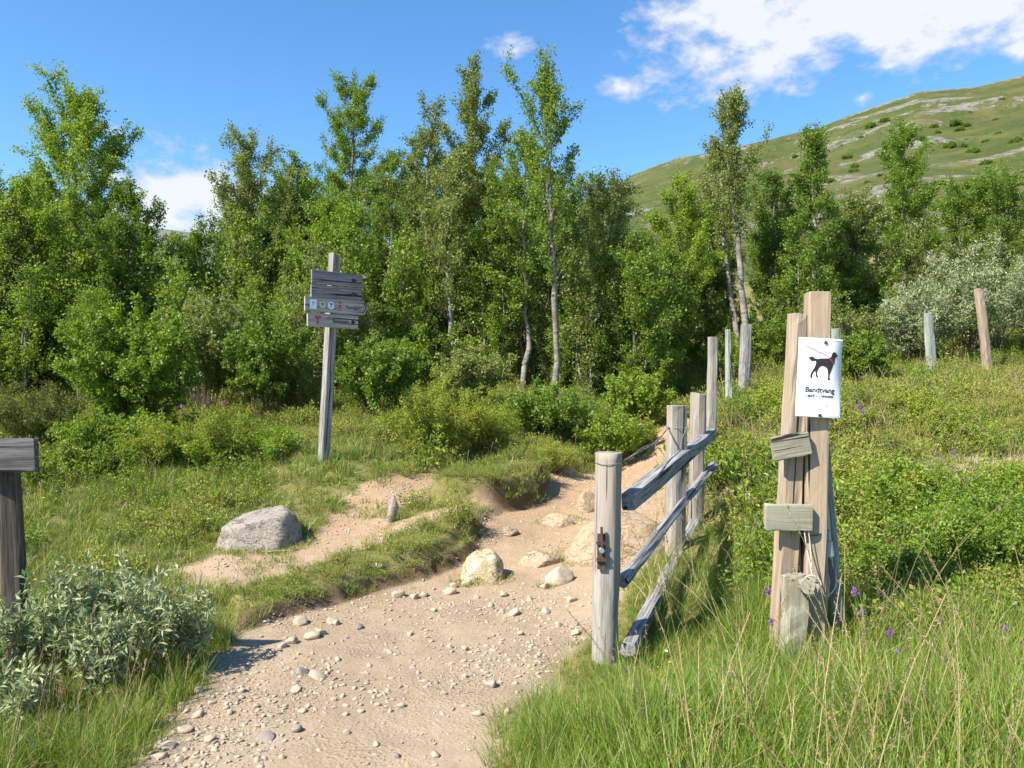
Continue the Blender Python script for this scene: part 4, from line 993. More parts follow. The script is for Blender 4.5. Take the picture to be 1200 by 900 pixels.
for i, s in enumerate(STONES):
    u, v, w, h = s[:4]; p = gpl(u, v); sc = p[1]/F
    k = 5+int(rg.integers(2)) if len(s) > 4 else int(rg.integers(5))
    o = link('loose_stone', sm[k], None, (p[0], p[1]+w*sc*0.3, p[2]+h*sc*0.22), (rg.normal(0, .2), rg.normal(0, .2), rg.random()*6.28))
    o.scale = (w*sc*0.58, w*sc*0.48, h*sc*0.52)
    if len(s) > 4: tag(o, 'dark grey-brown stone lying loose on the dirt path', 'stone', 'dark loose stones on the path')
    else: tag(o, 'pale fist-sized stone lying loose on the dirt path', 'stone', 'pale loose stones on the path')

peb = [rock_mesh(520+i, (1, 0.8, 0.5), M['stone'] if i < 4 else M['stone_dark'], 2, 7, 0.05, 20) for i in range(5)]
def k_grav(x, y):
    s = soilness(x, y)
    right = sstep(-0.9, 0.1, -poly_sd(PATH, x, y)-0.2)*0
    e = np.clip(0.2+1.5*fbm(x, y, 0.7, 3, 151)+0.35*sstep(-0.5, 0.4, x-0.05*y)+0.25*(x < -1.0), 0.06, 1)
    return np.clip(s-0.25, 0, 1)*e*0.9
P, rg = pts(150000, (-2.6, 2.6, 2.2, 11), k_grav, 8)
sz = 0.003+0.014*rg.random(len(P))**5.0
tag(scatter('gravel', P+np.array([0, 0, 0.002]), np.stack([sz, sz*(0.6+.5*rg.random(len(P))), sz*(.6+.5*rg.random(len(P)))], 1)*1.3, rots(rg, len(P), .3), rg.choice(5, len(P), p=[.27, .26, .24, .2, .03]), peb), 'fine pale gravel and pebbles strewn over the dirt path', 'gravel', None, 'stuff')

# a bleached stick on the bare bank
p = gpl(330, 648); g = Geo()
tube_geo(g, np.array([[-.13, 0, .012], [-.04, .01, .016], [.06, .005, .014], [.15, .02, .018]]), [0.009, 0.008, 0.007, 0.004], 6)
tag(link('stick', g.mesh('stick', [M['wood_pale']], True), None, tuple(p), (0, 0, 0.2)), 'bleached stick lying on the bare bank beside the boulder', 'stick')

# ------------------------------------------------------------------ timber
def beam_mesh(L, w, t, mat, rnd=0.18, jit=0.004, seed=0, nseg=14, round_=False, taper=1.0, bow=0.0, chop=0.0, point=0.0, sides=16):
    """a stick of timber along local Z, cross-section w (X) by t (Y)"""
    rg = np.random.default_rng(seed)
    if round_:
        a = np.arange(sides)*2*math.pi/sides; C = np.stack([np.cos(a)*w/2, np.sin(a)*t/2], 1)
    else:
        r = rnd*min(w, t); C = []
        for sx, sy, a0 in ((1, 1, 0), (-1, 1, 90), (-1, -1, 180), (1, -1, 270)):
            for da in (0, 45, 90):
                an = math.radians(a0+da); C.append((sx*(w/2-r)+r*math.cos(an), sy*(t/2-r)+r*math.sin(an)))
        C = np.array(C)
    k = len(C); s = np.concatenate([[0, 0.004/L], np.linspace(0.03, 0.97, nseg), [1-0.004/L, 1]])
    prof = rg.normal(0, jit, k)
    rows = []
    for i, q in enumerate(s):
        prof = prof*0.8+rg.normal(0, jit*0.6, k)
        sh = 1-(1-taper)*q
        e = 0.94 if i in (0, len(s)-1) else 1.0
        nrm = C/np.linalg.norm(C, axis=1)[:, None]
        c = (C*sh+nrm*prof[:, None])*e
        z = np.full(k, q*L)
        if i >= len(s)-2 and chop: z = z-chop*(C[:, 0]/w+0.5)
        if i <= 1 and point: z = z+point*(C[:, 0]/w+0.5)
        rows.append(np.column_stack([c[:, 0]+bow*math.sin(q*math.pi), c[:, 1], z]))
    V = np.concatenate(rows); n = len(s)
    i = np.arange(n-1)[:, None]*k; j = np.arange(k)[None]; j2 = (j+1) % k
    Qd = np.stack([i+j, i+j2, i+j2+k, i+j+k], -1).reshape(-1, 4)
    V = np.vstack([V, rows[0].mean(0), rows[-1].mean(0)]); j = np.arange(k); j2 = (j+1) % k; c0 = n*k
    T = np.vstack([np.stack([j2, j, np.full(k, c0)], 1), np.stack([(n-1)*k+j, (n-1)*k+j2, np.full(k, c0+1)], 1)])
    me = mesh_np('beam', V, Qd, T, [mat], None, False)
    sm_ = np.ones(len(me.polygons), bool); sm_[-2*k:] = False
    sm_[:k*1] = False
    if not round_: sm_[:] = False
    me.polygons.foreach_set('use_smooth', sm_)
    return me

LM = {}
def place(o, root, p0, p1, face):
    """stand o's local Z along p0-p1 with its local -Y turned as near as can be to face"""
    p0 = Vector(p0); z = (Vector(p1)-p0).normalized(); f = -Vector(face)
    if abs(f.dot(z)) > 0.98*f.length: f = Vector((0, 0, 1)) if abs(z.z) < 0.9 else Vector((1, 0, 0))
    y = (f-z*f.dot(z)).normalized(); x = y.cross(z)
    mt = Matrix((x, y, z)).transposed().to_4x4(); mt.translation = p0-(Vector(root.location) if root else Vector((0, 0, 0)))
    o.matrix_local = mt; LM[o.name] = mt
    return o

def beam(name, root, p0, p1, w, t, mat, face=(0, -1, 0), **kw):
    L = (Vector(p1)-Vector(p0)).length
    o = link(name, beam_mesh(L, w, t, M[mat], **kw), root)
    return place(o, root, p0, p1, face)

def wire_obj(name, root, P, r, mat, sides=5):
    P = np.array(P, float)
    if len(P) > 2:                                        # smooth the polyline
        t = np.arange(len(P)); tt = np.linspace(0, len(P)-1, (len(P)-1)*6+1)
        ext = np.vstack([2*P[0]-P[1], P, 2*P[-1]-P[-2]]); out_ = []
        for q in tt:
            k = min(int(q), len(P)-2); f = q-k; a, b_, c, d_ = ext[k], ext[k+1], ext[k+2], ext[k+3]
            out_.append(0.5*((2*b_)+(-a+c)*f+(2*a-5*b_+4*c-d_)*f*f+(-a+3*b_-3*c+d_)*f**3))
        P = np.array(out_)
    off = np.array(root.location) if root and root.type == 'EMPTY' else np.zeros(3)
    g = Geo(); tube_geo(g, P-off, r, sides, 0, True)
    return link(name, g.mesh(name, [M[mat]], True), root)

def ring(c, ax, bx, r1, r2, n=14, a0=0, a1=2*math.pi):
    c, ax, bx = (np.array(q, float) for q in (c, ax, bx))
    return [c+ax*r1*math.cos(a)+bx*r2*math.sin(a) for a in np.linspace(a0, a1, n)]

def text_mesh(body, size, mat, bold=0.0, extrude=0.0004):
    cu = bpy.data.curves.new('lettering', 'FONT'); cu.body = body; cu.size = size; cu.align_x = 'CENTER'; cu.align_y = 'CENTER'
    cu.offset = bold; cu.extrude = extrude
    o = bpy.data.objects.new('lettering', cu); COL.objects.link(o)
    dg = bpy.context.evaluated_depsgraph_get(); dg.update()
    me = bpy.data.meshes.new_from_object(o.evaluated_get(dg))
    bpy.data.objects.remove(o); me.materials.clear(); me.materials.append(mat); return me

def flat_shape(pts2, th, mat, name='mark'):
    import bmesh
    bm = bmesh.new(); vs = [bm.verts.new((x, y, 0)) for x, y in pts2]; f = bm.faces.new(vs)
    if f.normal.z < 0: f.normal_flip()
    r = bmesh.ops.extrude_face_region(bm, geom=[f])
    for v in r['geom']:
        if isinstance(v, bmesh.types.BMVert): v.co.z += th
    bmesh.ops.triangulate(bm, faces=[q for q in bm.faces if len(q.verts) > 4]); bmesh.ops.recalc_face_normals(bm, faces=bm.faces)
    me = bpy.data.meshes.new(name); bm.to_mesh(me); bm.free(); me.materials.append(mat); return me

# --- trail signpost
pb = at(378, 541, 9.0); pb[2] = gz(pb[0], pb[1])-0.02; pt = at(392.5, 297, 9.03)
sign = thing('signpost', tuple(pb), 'leaning grey trail signpost with four weathered boards in the grass', 'signpost')
yaw = math.radians(45); bdir = np.array([math.cos(yaw), math.sin(yaw), 0]); bn = np.array([math.sin(yaw), -math.cos(yaw), 0])
beam('post', sign, pb-[0, 0, .15], pt, 0.105, 0.105, 'wood_grey', tuple(bn), jit=.002, rnd=.1, chop=.03, seed=1)
beam('nail', sign, pt-[0.0, 0, .03], pt+[0, 0, .025], 0.012, 0.012, 'rust', seed=2, nseg=3)
pdir = (pt-pb)/np.linalg.norm(pt-pb)
def post_at(v): return pb+(pt-pb)*(541-v)/(541-297.0)
boards = []
for k, (vc, ul, ur, hpx, mat, ptd, tilt) in enumerate(((327.3,365,423.5,16,'wood_slate',0,.01),(343.5,364.5,423.5,15,'wood_slate',0,.012),(358.5,357,430,17,'wood_sign',1,.0),(376,360,419,15.5,'wood_sign',0,.0))):
    c = post_at(vc)+bn*(0.0525+0.013)
    def along(uu):           # metres along the board from the post centre to photo column uu
        t = (uu-CX)/F; return (t*c[1]-c[0])/(bdir[0]-t*bdir[1])
    a0, a1 = along(ul), along(ur); hgt = hpx*c[1]/F
    d3 = bdir+np.array([0, 0, tilt]); d3 /= np.linalg.norm(d3)
    o = beam('sign_board', sign, c+d3*a0, c+d3*(a1-(0.06 if ptd else 0)), 0.024, hgt, mat, (0, 0, -1), jit=.0012, rnd=.12, seed=10+k)
    # local: Z along board, Y up/down, X through
    boards.append((o, a0, a1, hgt))
    if ptd:
        L = a1-0.06-a0
        ar = flat_shape([(-hgt/2, 0), (hgt/2, 0), (0, 0.075)], 0.022, M[mat], 'arrow_tip')
        q = link('arrow_tip', ar, o); q.matrix_local = Matrix(((0, 0, 1, -0.011), (1, 0, 0, 0), (0, 1, 0, L-0.002), (0, 0, 0, 1)))
boards[0][0]['label'] = 'top dark grey board of the signpost'; boards[1][0]['label'] = 'second dark grey board of the signpost'
boards[2][0]['label'] = 'arrow-ended pale board with three round and square marks'; boards[3][0]['label'] = 'lowest pale board with a red T and an arrow'
def on_board(k, me, name, s, up=0.0, lift=0.003):
    """put a flat mark (drawn in XY) on board k, s metres from its left end"""
    o, a0, a1, hgt = boards[k]
    mw = LM[o.name]
    # board axes in world: z = along, y, x
    xax = Vector(mw.col[0][:3]); yax = Vector(mw.col[1][:3]); zax = Vector(mw.col[2][:3])
    nrm = Vector(bn); sx = 1 if xax.dot(nrm) > 0 else -1; sy = 1 if yax.z > 0 else -1
    q = link(name, me, o)
    # mark X -> along (local Z), mark Y -> up (local sy*Y), mark Z -> outward (local sx*X)
    q.matrix_local = Matrix(((0, 0, sx, sx*(0.0125+lift)), (0, sy, 0, sy*up), (1, 0, 0, s), (0, 0, 0, 1)))
    return q
def disc(r, n=20): return [(r*math.cos(i*2*math.pi/n), r*math.sin(i*2*math.pi/n)) for i in range(n)]
def rect(w, h, cx=0, cy=0): return [(cx-w/2, cy-h/2), (cx+w/2, cy-h/2), (cx+w/2, cy+h/2), (cx-w/2, cy+h/2)]
TSH = [(-.5, .5), (-.5, .2), (-.16, .2), (-.16, -.5), (.16, -.5), (.16, .2), (.5, .2), (.5, .5)]
def tee(w, h): return [(x*w, y*h) for x, y in TSH]
Lb = boards[2][2]-boards[2][1]
on_board(2, flat_shape(rect(.088, .11), .001, M['tape']), 'route_mark', .118*Lb)
on_board(2, flat_shape(tee(.022, .05), .001, M['blue_ink']), 'mark_letter', .118*Lb, 0, .0043)
on_board(2, flat_shape(disc(.043), .001, M['olive_plate']), 'route_mark', .262*Lb)
on_board(2, flat_shape(tee(.03, .034), .001, M['ink']), 'mark_letter', .262*Lb, 0, .0043)
on_board(2, flat_shape(disc(.043), .001, M['tape']), 'route_mark', .395*Lb)
on_board(2, flat_shape(tee(.048, .052), .001, M['blue_ink']), 'mark_letter', .395*Lb, 0, .0043)
on_board(2, flat_shape(tee(.06, .028), .001, M['red']), 'red_mark', .54*Lb, .038)
on_board(2, flat_shape(disc(.018, 12), .001, M['red']), 'red_mark', .54*Lb, -.005)
on_board(2, flat_shape(rect(.055, .012), .001, M['red']), 'red_mark', .54*Lb, -.048)
on_board(2, text_mesh('Besseggen', .052, M['wood_dark']), 'lettering', .76*Lb, -.005)
on_board(2, flat_shape([(-.03, .06), (-.015, .06), (.025, 0), (-.015, -.06), (-.03, -.06), (.01, 0)], .001, M['wood_dark']), 'arrow_mark', .955*Lb)
Lb = boards[3][2]-boards[3][1]
on_board(3, flat_shape(tee(.078, .092), .001, M['red']), 'red_mark', .19*Lb)
on_board(3, text_mesh('Bessheim', .06, M['ink'], .0006), 'lettering', .64*Lb, -.003)
on_board(3, flat_shape([(-.03, .034), (.03, 0), (-.03, -.034)], .001, M['ink']), 'arrow_mark', .905*Lb)
for k in (0, 1):                                        # carved lines, almost worn away
    o, a0, a1, hgt = boards[k]
    on_board(k, flat_shape([(-.04, .03), (.04, 0), (-.04, -.03)], .001, M['wood_dark']), 'arrow_mark', (a1-a0)-.1)
for k in range(4):
    for dy in (-.04, .04): on_board(k, flat_shape(disc(.006, 8), .003, M['rust']), 'screw', -boards[k][1], dy)

# --- dark trail board at the left edge
pb = at(24, 790, 4.2); pb[2] = gz(pb[0], pb[1]); pt = at(10, 545, 4.2)
db = thing('trail_board', tuple(pb), 'dark weathered board on a dark post at the left edge, above the willow', 'sign')
beam('post', db, pb-[0, 0, .15], pt, 0.105, 0.10, 'wood_dark', (0.35, -1, 0), seed=20, jit=.003)
q0, q1 = at(-130, 536, 4.16), at(43, 533, 4.02)
beam('board', db, q0, q1, 0.175, 0.035, 'wood_coal', (0.3, -1, 0), seed=21, jit=.003, rnd=.3)

# --- rail fence beside the path
P1b, P1t = at(708, 800, 4.4), at(713.5, 530, 4.4)
P1b[2] = gz(P1b[0], P1b[1])
fe = thing('rail_fence', tuple(P1b), 'weathered three-rail wooden fence with a rusty latch post beside the path', 'fence')
beam('fence_post', fe, P1b-[0, 0, .2], P1t, 0.152, 0.150, 'wood_post', (0, -1, 0), round_=True, seed=30, jit=.0035, taper=.97, sides=20)
x2, x3 = at(793, 475, 6.1), at(818.5, 460, 7.0)
b2 = np.array([x2[0]-.02, x2[1], gz(x2[0], x2[1])]); b3 = np.array([x3[0]-.03, x3[1], gz(x3[0], x3[1])])
beam('fence_post', fe, b2-[0, 0, .2], x2, 0.15, 0.13, 'wood_post', (.3, -1, 0), rnd=.35, seed=31, jit=.004)
beam('fence_post', fe, b3-[0, 0, .2], x3, 0.135, 0.12, 'wood_post', (.3, -1, 0), rnd=.35, seed=32, jit=.004, chop=.02)
fdir = (at(836, 507, 7.35)-at(739, 590, 4.42)); fn = np.array([fdir[1], -fdir[0], 0]); fn /= np.linalg.norm(fn)
beam('rail', fe, at(736.5, 588, 4.46), at(833.5, 508, 7.35), 0.10, 0.085, 'wood_blue', tuple(fn), seed=33, jit=.003, rnd=.12)
beam('rail', fe, at(729, 682, 4.50), at(837, 545, 7.35), 0.07, 0.075, 'wood_blue', tuple(fn), seed=34, jit=.006, rnd=.4, bow=-.015)
beam('rail', fe, at(736, 762, 4.33), at(817, 608, 7.1), 0.085, 0.085, 'wood_blue', tuple(fn), seed=35, jit=.005, rnd=.3, bow=.01)
# latch
lc = at(704.5, 643, 4.318)
la = beam('latch', fe, lc-[0, 0, .115], lc+[0, 0, .085], 0.045, 0.012, 'rust', (-.1, -1, 0), seed=36, jit=.001, nseg=4)
def sub(name, par, root, p0, p1, w, t, mat, **kw):
    L = (Vector(p1)-Vector(p0)).length; o = link(name, beam_mesh(L, w, t, M[mat], **kw), par)
    place(o, root, p0, p1, kw.pop('face', (0, -1, 0)) if 'face' in kw else (0, -1, 0))
    o.matrix_local = LM[par.name].inverted() @ LM[o.name]
    return o
sub('bolt', la, fe, lc+[0, -.006, -.005], lc+[0, -.035, -.005], .03, .03, 'steel', round_=True, seed=37, nseg=3, jit=.0003, sides=12)
sub('bar', la, fe, lc+[.004, -.014, -.03], lc+[.0, -.014, .125], .014, .014, 'rust', seed=38, nseg=4, jit=.0004)
sub('catch', la, fe, lc+[-.028, -.013, -.06], lc+[.028, -.013, -.06], .02, .018, 'rust', seed=39, nseg=3, jit=.0006)
sub('catch', la, fe, lc+[-.028, -.013, .035], lc+[.022, -.013, .035], .016, .014, 'rust', seed=40, nseg=3, jit=.0006)
# wires
w0 = at(713.5, 541, 4.4)
wire_obj('wire', fe, ring(w0, (1, 0, 0), (0, 1, .1), .079, .079, 16), .0025, 'wire')
wa, wb_ = at(731, 540, 4.4), at(783, 501, 6.05)
wire_obj('wire', fe, [wa, wa+(wb_-wa)*.33-[0, 0, .02], wa+(wb_-wa)*.6-[0, 0, .035], wb_-[0, 0, .01], wb_], .004, 'wire')
wire_obj('wire', fe, [wa+[0, .03, -.01], wa+(wb_-wa)*.4-[0, 0, .01], wa+(wb_-wa)*.65-[0, 0, .045], wb_+[0, 0, .01]], .003, 'wire')
wire_obj('wire', fe, ring(at(793, 500, 6.1), (1, 0, 0), (0, 1, .1), .085, .078, 16), .003, 'wire')
wire_obj('wire', fe, [at(806, 498, 6.0), at(798, 520, 5.98), at(795, 560, 5.98), at(792, 640, 5.98)], .002, 'wire')

# --- stakes up the slope
def stake(u0, v0, u1, v1, d, wpx, mat, label, seed, round_=False, chop=0.0):
    s = d/F; b0 = at(u1, v1, d); b0[2] = min(b0[2], gz(b0[0], d)); t = at(u0, v0, d)
    o = link('fence_post', beam_mesh(float(np.linalg.norm(t-b0))+.15, wpx*s, wpx*s*.85, M[mat], round_=round_, seed=seed, jit=.005, rnd=.3, chop=chop, taper=.93))
    place(o, None, b0-(t-b0)/np.linalg.norm(t-b0)*.15, t, (.2, -1, 0))
    return tag(o, label, 'fence post', 'old fence posts up the slope')
stake(835.5, 395, 833, 505, 9.6, 11.5, 'wood_post', 'grey round-edged post just beyond the far end of the rail fence', 50)
stake(853, 386, 855, 482, 11.2, 7, 'wood_green', 'thinnest pale stake between two thicker grey posts', 51)
stake(875, 380, 871.5, 472, 12.3, 13, 'wood_grey', 'thickest grey post of the three up the slope', 52)
stake(979.5, 385, 983, 500, 12.0, 9, 'wood_green', 'pale stake half hidden behind the dog notice', 53)
stake(1087.5, 367, 1092, 447, 13.8, 9.5, 'wood_green', 'pale straight stake in front of the silver willow', 54)
stake(1147, 338, 1158.5, 434, 14.2, 9.5, 'wood_tan', 'brownish leaning stake at the right in front of the silver willow', 55, chop=.05)
# sheep wire strung between the first three
g = Geo()
for hgt in (0.25, 0.5, 0.72):
    a = at(834, 500-hgt*75, 9.6); c = at(854, 480-hgt*70, 11.2); e = at(873, 470-hgt*66, 12.3)
    tube_geo(g, np.array([a, (a+c)/2-[0, 0, .03], c, (c+e)/2-[0, 0, .03], e]), .003, 4)
tag(link('fence_wire', g.mesh('fence_wire', [M['wire']], True)), 'thin rusty wire strung between the three stakes up the slope', 'wire')

# --- the double gate post with the notice
D = 4.3
gb = at(938, 785, D); gb[2] = gz(gb[0], gb[1])
gt = thing('gate_post', tuple(gb), 'stout double timber post with nailed cross boards in the tall grass', 'post')
beam('timber', gt, at(952, 800, D), at(957.5, 343, D), 0.122, 0.12, 'wood_tan', (-.12, -1, 0), seed=60, jit=.004, rnd=.13, taper=.97)
beam('timber', gt, at(912, 800, D+.02), at(936, 368, D+.03), 0.095, 0.12, 'wood_tan', (.1, -1, 0), seed=61, jit=.006, rnd=.18, taper=1.0, chop=.01)
beam('timber', gt, at(930, 800, D+.05), at(934, 480, D+.05), 0.07, 0.07, 'wood_tan', (0, -1, 0), seed=62, jit=.003, rnd=.3)
beam('cross_board', gt, at(904.5, 526.5, D-.085), at(948, 518.5, D-.085), 0.128, 0.04, 'wood_pale', (0, -1, 0), seed=63, jit=.0025, rnd=.15)
beam('cross_board', gt, at(896, 605.5, D-.085), at(951, 606.5, D-.085), 0.138, 0.04, 'wood_pale', (0.05, -1, 0), seed=64, jit=.0025, rnd=.15)
beam('foot_board', gt, at(929, 782, D-.11), at(931, 674, D-.10), 0.13, 0.075, 'wood_pale', (0, -1, 0), seed=65, jit=.006, rnd=.45, chop=-.01)
lg = beam('log_stub', gt, at(940, 684, D-.04), at(949.5, 687, D-.21), 0.098, 0.092, 'wood_pale', (0, 0, 1), seed=66, jit=.003, round_=True)
lg['label'] = 'short cut log end tied with rope'
beam('brace', gt, at(985, 790, D+.02), at(965, 520, D+.10), 0.05, 0.06, 'wood_grey', (.3, -1, 0), seed=67, jit=.004, rnd=.3)
beam('pipe', gt, at(973.5, 655, D-.02), at(965, 560, D+.02), 0.026, 0.026, 'steel', seed=68, jit=.0003, round_=True, nseg=4)
beam('clamp', gt, at(971.5, 652, D-.02), at(969.5, 634, D-.02), 0.05, 0.045, 'steel', seed=69, jit=.001, rnd=.3, nseg=4)
wire_obj('wire', gt, [at(938, 624, D-.09), at(946, 627, D-.09), at(958, 627, D-.08), at(967, 623, D-.04), at(974, 621, D)], .004, 'black')
wire_obj('rope', gt, [at(942, 618, D-.09), at(945, 640, D-.1), at(949, 660, D-.12), at(952, 676, D-.15)], .0035, 'rope')
wire_obj('rope', gt, [at(947, 618, D-.09), at(950, 645, D-.1), at(951, 668, D-.13)], .003, 'rope')
wire_obj('rope', gt, ring(at(951, 686, D-.17), (.9, -.2, 0), (0, 0, 1), .054, .054, 16), .0035, 'rope')
wire_obj('rope', gt, [at(957, 690, D-.1), at(968, 697, D-.04), at(976, 693, D), at(980, 682, D+.02), at(977, 668, D+.03), at(972, 640, D+.02)], .005, 'rope')
wire_obj('rope', gt, [at(962, 628, D-.05), at(966, 660, D-.04), at(972, 680, D-.02), at(970, 692, D-.03)], .003, 'rope')

# --- the notice
nc = at(961, 443, D-.105); pxm = (D-.105)/F
nt = thing('notice_sign', tuple(nc), 'white dog-on-leash notice curling at its right edge, on the double post', 'sign')
W2, H2 = 54*pxm/2, 93*pxm/2
def sheet_z(x): return -0.0008-0.055*np.clip((x-W2*0.35)/(W2*0.65), 0, 1)**2 if True else 0    # right side bends back
nu_, nv_ = 72, 60
uu, vv = np.meshgrid(np.linspace(-1, 1, nu_), np.linspace(-1, 1, nv_))
def shx(x, y): return x + 0.010*(1-(y/H2)**2)*np.clip(x/W2, 0, 1)
def warp(p):
    """flat notice coordinates (x right, y up, z out) onto the bent sheet"""
    p = np.array(p, float); x, y, z = p[..., 0], p[..., 1], p[..., 2]
    c = np.clip((x-W2*0.30)/(W2*0.70), 0, 1); k = 0.35+0.65*(0.5+0.5*np.sin((y/H2+0.35)*2.4))*(1)
    bend = 0.04*c**2*k
    th = math.radians(-3.2)
    X = x*math.cos(th)-y*math.sin(th)*0.9; Y = x*math.sin(th)+y*math.cos(th)
    return np.stack([X, -z+bend, Y], -1)
def sheet(z0, flip):
    return warp(np.stack([uu*W2, vv*H2, np.full(uu.shape, z0)], -1)).reshape(-1, 3)
ii = np.arange(nu_*nv_).reshape(nv_, nu_); qf = np.stack([ii[:-1, :-1], ii[:-1, 1:], ii[1:, 1:], ii[1:, :-1]], -1).reshape(-1, 4)
n_ = nu_*nv_; edge_ = np.concatenate([ii[0, :-1], ii[:-1, -1], ii[-1, :0:-1], ii[:0:-1, 0]]); e2 = np.roll(edge_, -1)
Qs = np.vstack([qf, (qf+n_)[:, ::-1], np.stack([e2, edge_, edge_+n_, e2+n_], 1)])
link('panel', mesh_np('panel', np.vstack([sheet(0.0015, 0), sheet(-0.0015, 1)]), Qs, None, [M['sheet']], None, True), nt)
def on_notice(name, me, z=0.0018, sx=0, sy=0):
    n = len(me.vertices); V = np.empty(n*3); me.vertices.foreach_get('co', V); V = V.reshape(-1, 3)+np.array([sx, sy, z])
    me.vertices.foreach_set('co', warp(V).astype(np.float32).ravel()); me.update()
    return link(name, me, nt)
def npx(px, py):        # enlarged-photo pixel of the notice -> notice metres
    return ((px-275)/405*2*W2, -(py-452)/715*2*H2+ (px-275)*0.0)
DOG = [(165,268),(180,264),(200,262),(215,274),(240,282),(265,276),(290,274),(320,272),(343,270),(358,262),(366,248),(370,228),(380,216),(394,211),(406,214),(412,224),(426,234),(429,247),(420,256),(408,260),(402,268),(400,285),(399,305),(396,318),(388,322),(384,340),(376,362),(368,385),(361,405),(356,425),(356,445),(363,460),(360,467),(345,467),(341,460),(343,440),(342,415),(339,392),(334,370),(322,354),(305,345),(288,343),(272,348),(260,362),(250,382),(244,400),(246,420),(252,432),(258,441),(250,447),(240,444),(234,425),(231,402),(229,388),(218,398),(207,415),(202,430),(204,446),(206,453),(194,457),(188,450),(187,428),(195,404),(208,382),(221,358),(229,335),(232,312),(228,298),(216,300),(202,305),(188,300),(175,288)]
dg_m = flat_shape([npx(*p) for p in DOG], .0006, M['ink'], 'dog_emblem')
import bmesh
bm_ = bmesh.new(); bm_.from_mesh(dg_m)
for _ in range(3):
    bmesh.ops.subdivide_edges(bm_, edges=[e for e in bm_.edges if e.calc_length() > .008], cuts=1); bmesh.ops.triangulate(bm_, faces=bm_.faces)
bm_.to_mesh(dg_m); bm_.free()
on_notice('dog_emblem', dg_m, .0022)
def stroke(pts_, w):
    P = np.array([npx(*p) for p in pts_]); T = np.gradient(P, axis=0); T /= np.linalg.norm(T, axis=1)[:, None]
    Nn = np.stack([-T[:, 1], T[:, 0]], 1)*w/2
    return [tuple(p) for p in np.vstack([P+Nn, (P-Nn)[::-1]])]
on_notice('leash', flat_shape(stroke([(145,172),(190,192),(215,203),(240,214),(270,226),(300,238),(326,249),(352,260)], .0044), .0006, M['red'], 'leash'))
on_notice('collar', flat_shape(stroke([(350,278),(365,286),(378,298),(384,318)], .006), .0006, M['red'], 'collar'), .0026)
t1 = text_mesh('Bandtvang', .0395, M['ink'], .0008, .0003); x_, y_ = npx(278, 562); on_notice('lettering', t1, .0026, x_, y_)
t2 = text_mesh('1.april - 1.oktober', .0215, M['ink'], .0005, .0003); x_, y_ = npx(275, 614); on_notice('lettering', t2, .0026, x_, y_)
g = Geo()
for k in range(9):
    x_, y_ = npx(222+k*12, 700+(k*7 % 3)); q = np.array([(x_-.0022, y_-.003, 0), (x_+.0022, y_-.003, 0), (x_+.0022, y_+.003, 0), (x_-.0022, y_+.003, 0)]); g.add(q, [[0, 1, 2, 3]])
on_notice('small_print', g.mesh('small_print', [M['ink_grey']]), .0021)
x_, y_ = npx(345, 697); on_notice('crest', flat_shape([(x_+a, y_+c) for a, c in disc(.009, 14)], .0004, M['ink_grey'], 'crest'))
g = Geo(); bx0, bx1, by0, by1 = -W2*.93, W2*.93, -H2*.95, H2*.95; wl = .0012
for a in range(24):                                     # thin printed border, in short pieces that follow the bend
    f0, f1 = a/24, (a+1)/24
    for yy in (by0, by1): x0_, x1_ = bx0+(bx1-bx0)*f0, bx0+(bx1-bx0)*f1; g.add([(x0_, yy-wl, 0), (x1_, yy-wl, 0), (x1_, yy+wl, 0), (x0_, yy+wl, 0)], [[0, 1, 2, 3]])
    for xx in (bx0, bx1): y0_, y1_ = by0+(by1-by0)*f0, by0+(by1-by0)*f1; g.add([(xx-wl, y0_, 0), (xx+wl, y0_, 0), (xx+wl, y1_, 0), (xx-wl, y1_, 0)], [[0, 1, 2, 3]])
on_notice('border_line', g.mesh('border_line', [M['ink_grey']]), .0021)
for px_, py_ in ((308, 132), (288, 788)):
    x_, y_ = npx(px_, py_); on_notice('screw', flat_shape([(x_+a, y_+c) for a, c in disc(.0095, 12)], .006, M['rust'], 'screw'))

# ------------------------------------------------------------------ purple and pink flowers one can count
def spike(seed, h, mat, n):
    rg = np.random.default_rng(seed); st = Geo()
    tube_geo(st, np.array([[0, 0, -.02], [.01, 0, h*.5], [.0, .01, h]]), [.003, .0025, .0015], 4, 0, False)
    V, Qd = grow_leaves(rg, [(np.array([0, 0, h*.1]), np.array([0, 0, h*.75]))], 26, .05, .3, .01, .5)
    st.add(V, Qd, None, 1)
    A = rg.standard_normal((n, 3))+[0, 0, .6]; C = np.array([0, .01, h])+rg.standard_normal((n, 3))*[.006, .006, .012]
    V, Qd = leaves(rg, C, A, .022, .007, .5); fl = Geo(); fl.add(V, Qd)
    return st.mesh('stem', [M['grass'], M['herb']]), fl.mesh('flower_head', [mat])
ps = spike(600, .38, M['purple'], 46); pk = spike(601, .42, M['pink'], 60)
fp = None
for u, v, s in ((1003,722,1.0),(1008,735,.85),(1042,760,.8),(1050,775,.7),(903,712,.9),(905,732,.7),(1115,520,.9),(1180,745,.7),(1005,470,1.2),(1010,472,1.1)):
    p = gpl(u, v+52)
    if fp is None: fp = plant('thistle', ps, ('stem', 'flower_head'), tuple(p), 0, s, 'purple thistle flower in the grass and herbs around the double post', 'flower', 'purple thistles')
    else: copy_thing(fp, tuple(p), rng.random()*6, s)
fp = None
for u, v in ((225,506),(236,500),(245,508),(252,503),(215,512),(240,512),(262,506),(760,430),(772,428),(752,436),(765,440)):
    p = gpl(u, v+15)
    if fp is None: fp = plant('fireweed', pk, ('stem', 'flower_head'), tuple(p), 0, 1.5, 'faded pink fireweed at the foot of the wood', 'flower', 'pink fireweeds')
    else: copy_thing(fp, tuple(p), rng.random()*6, 1.3)

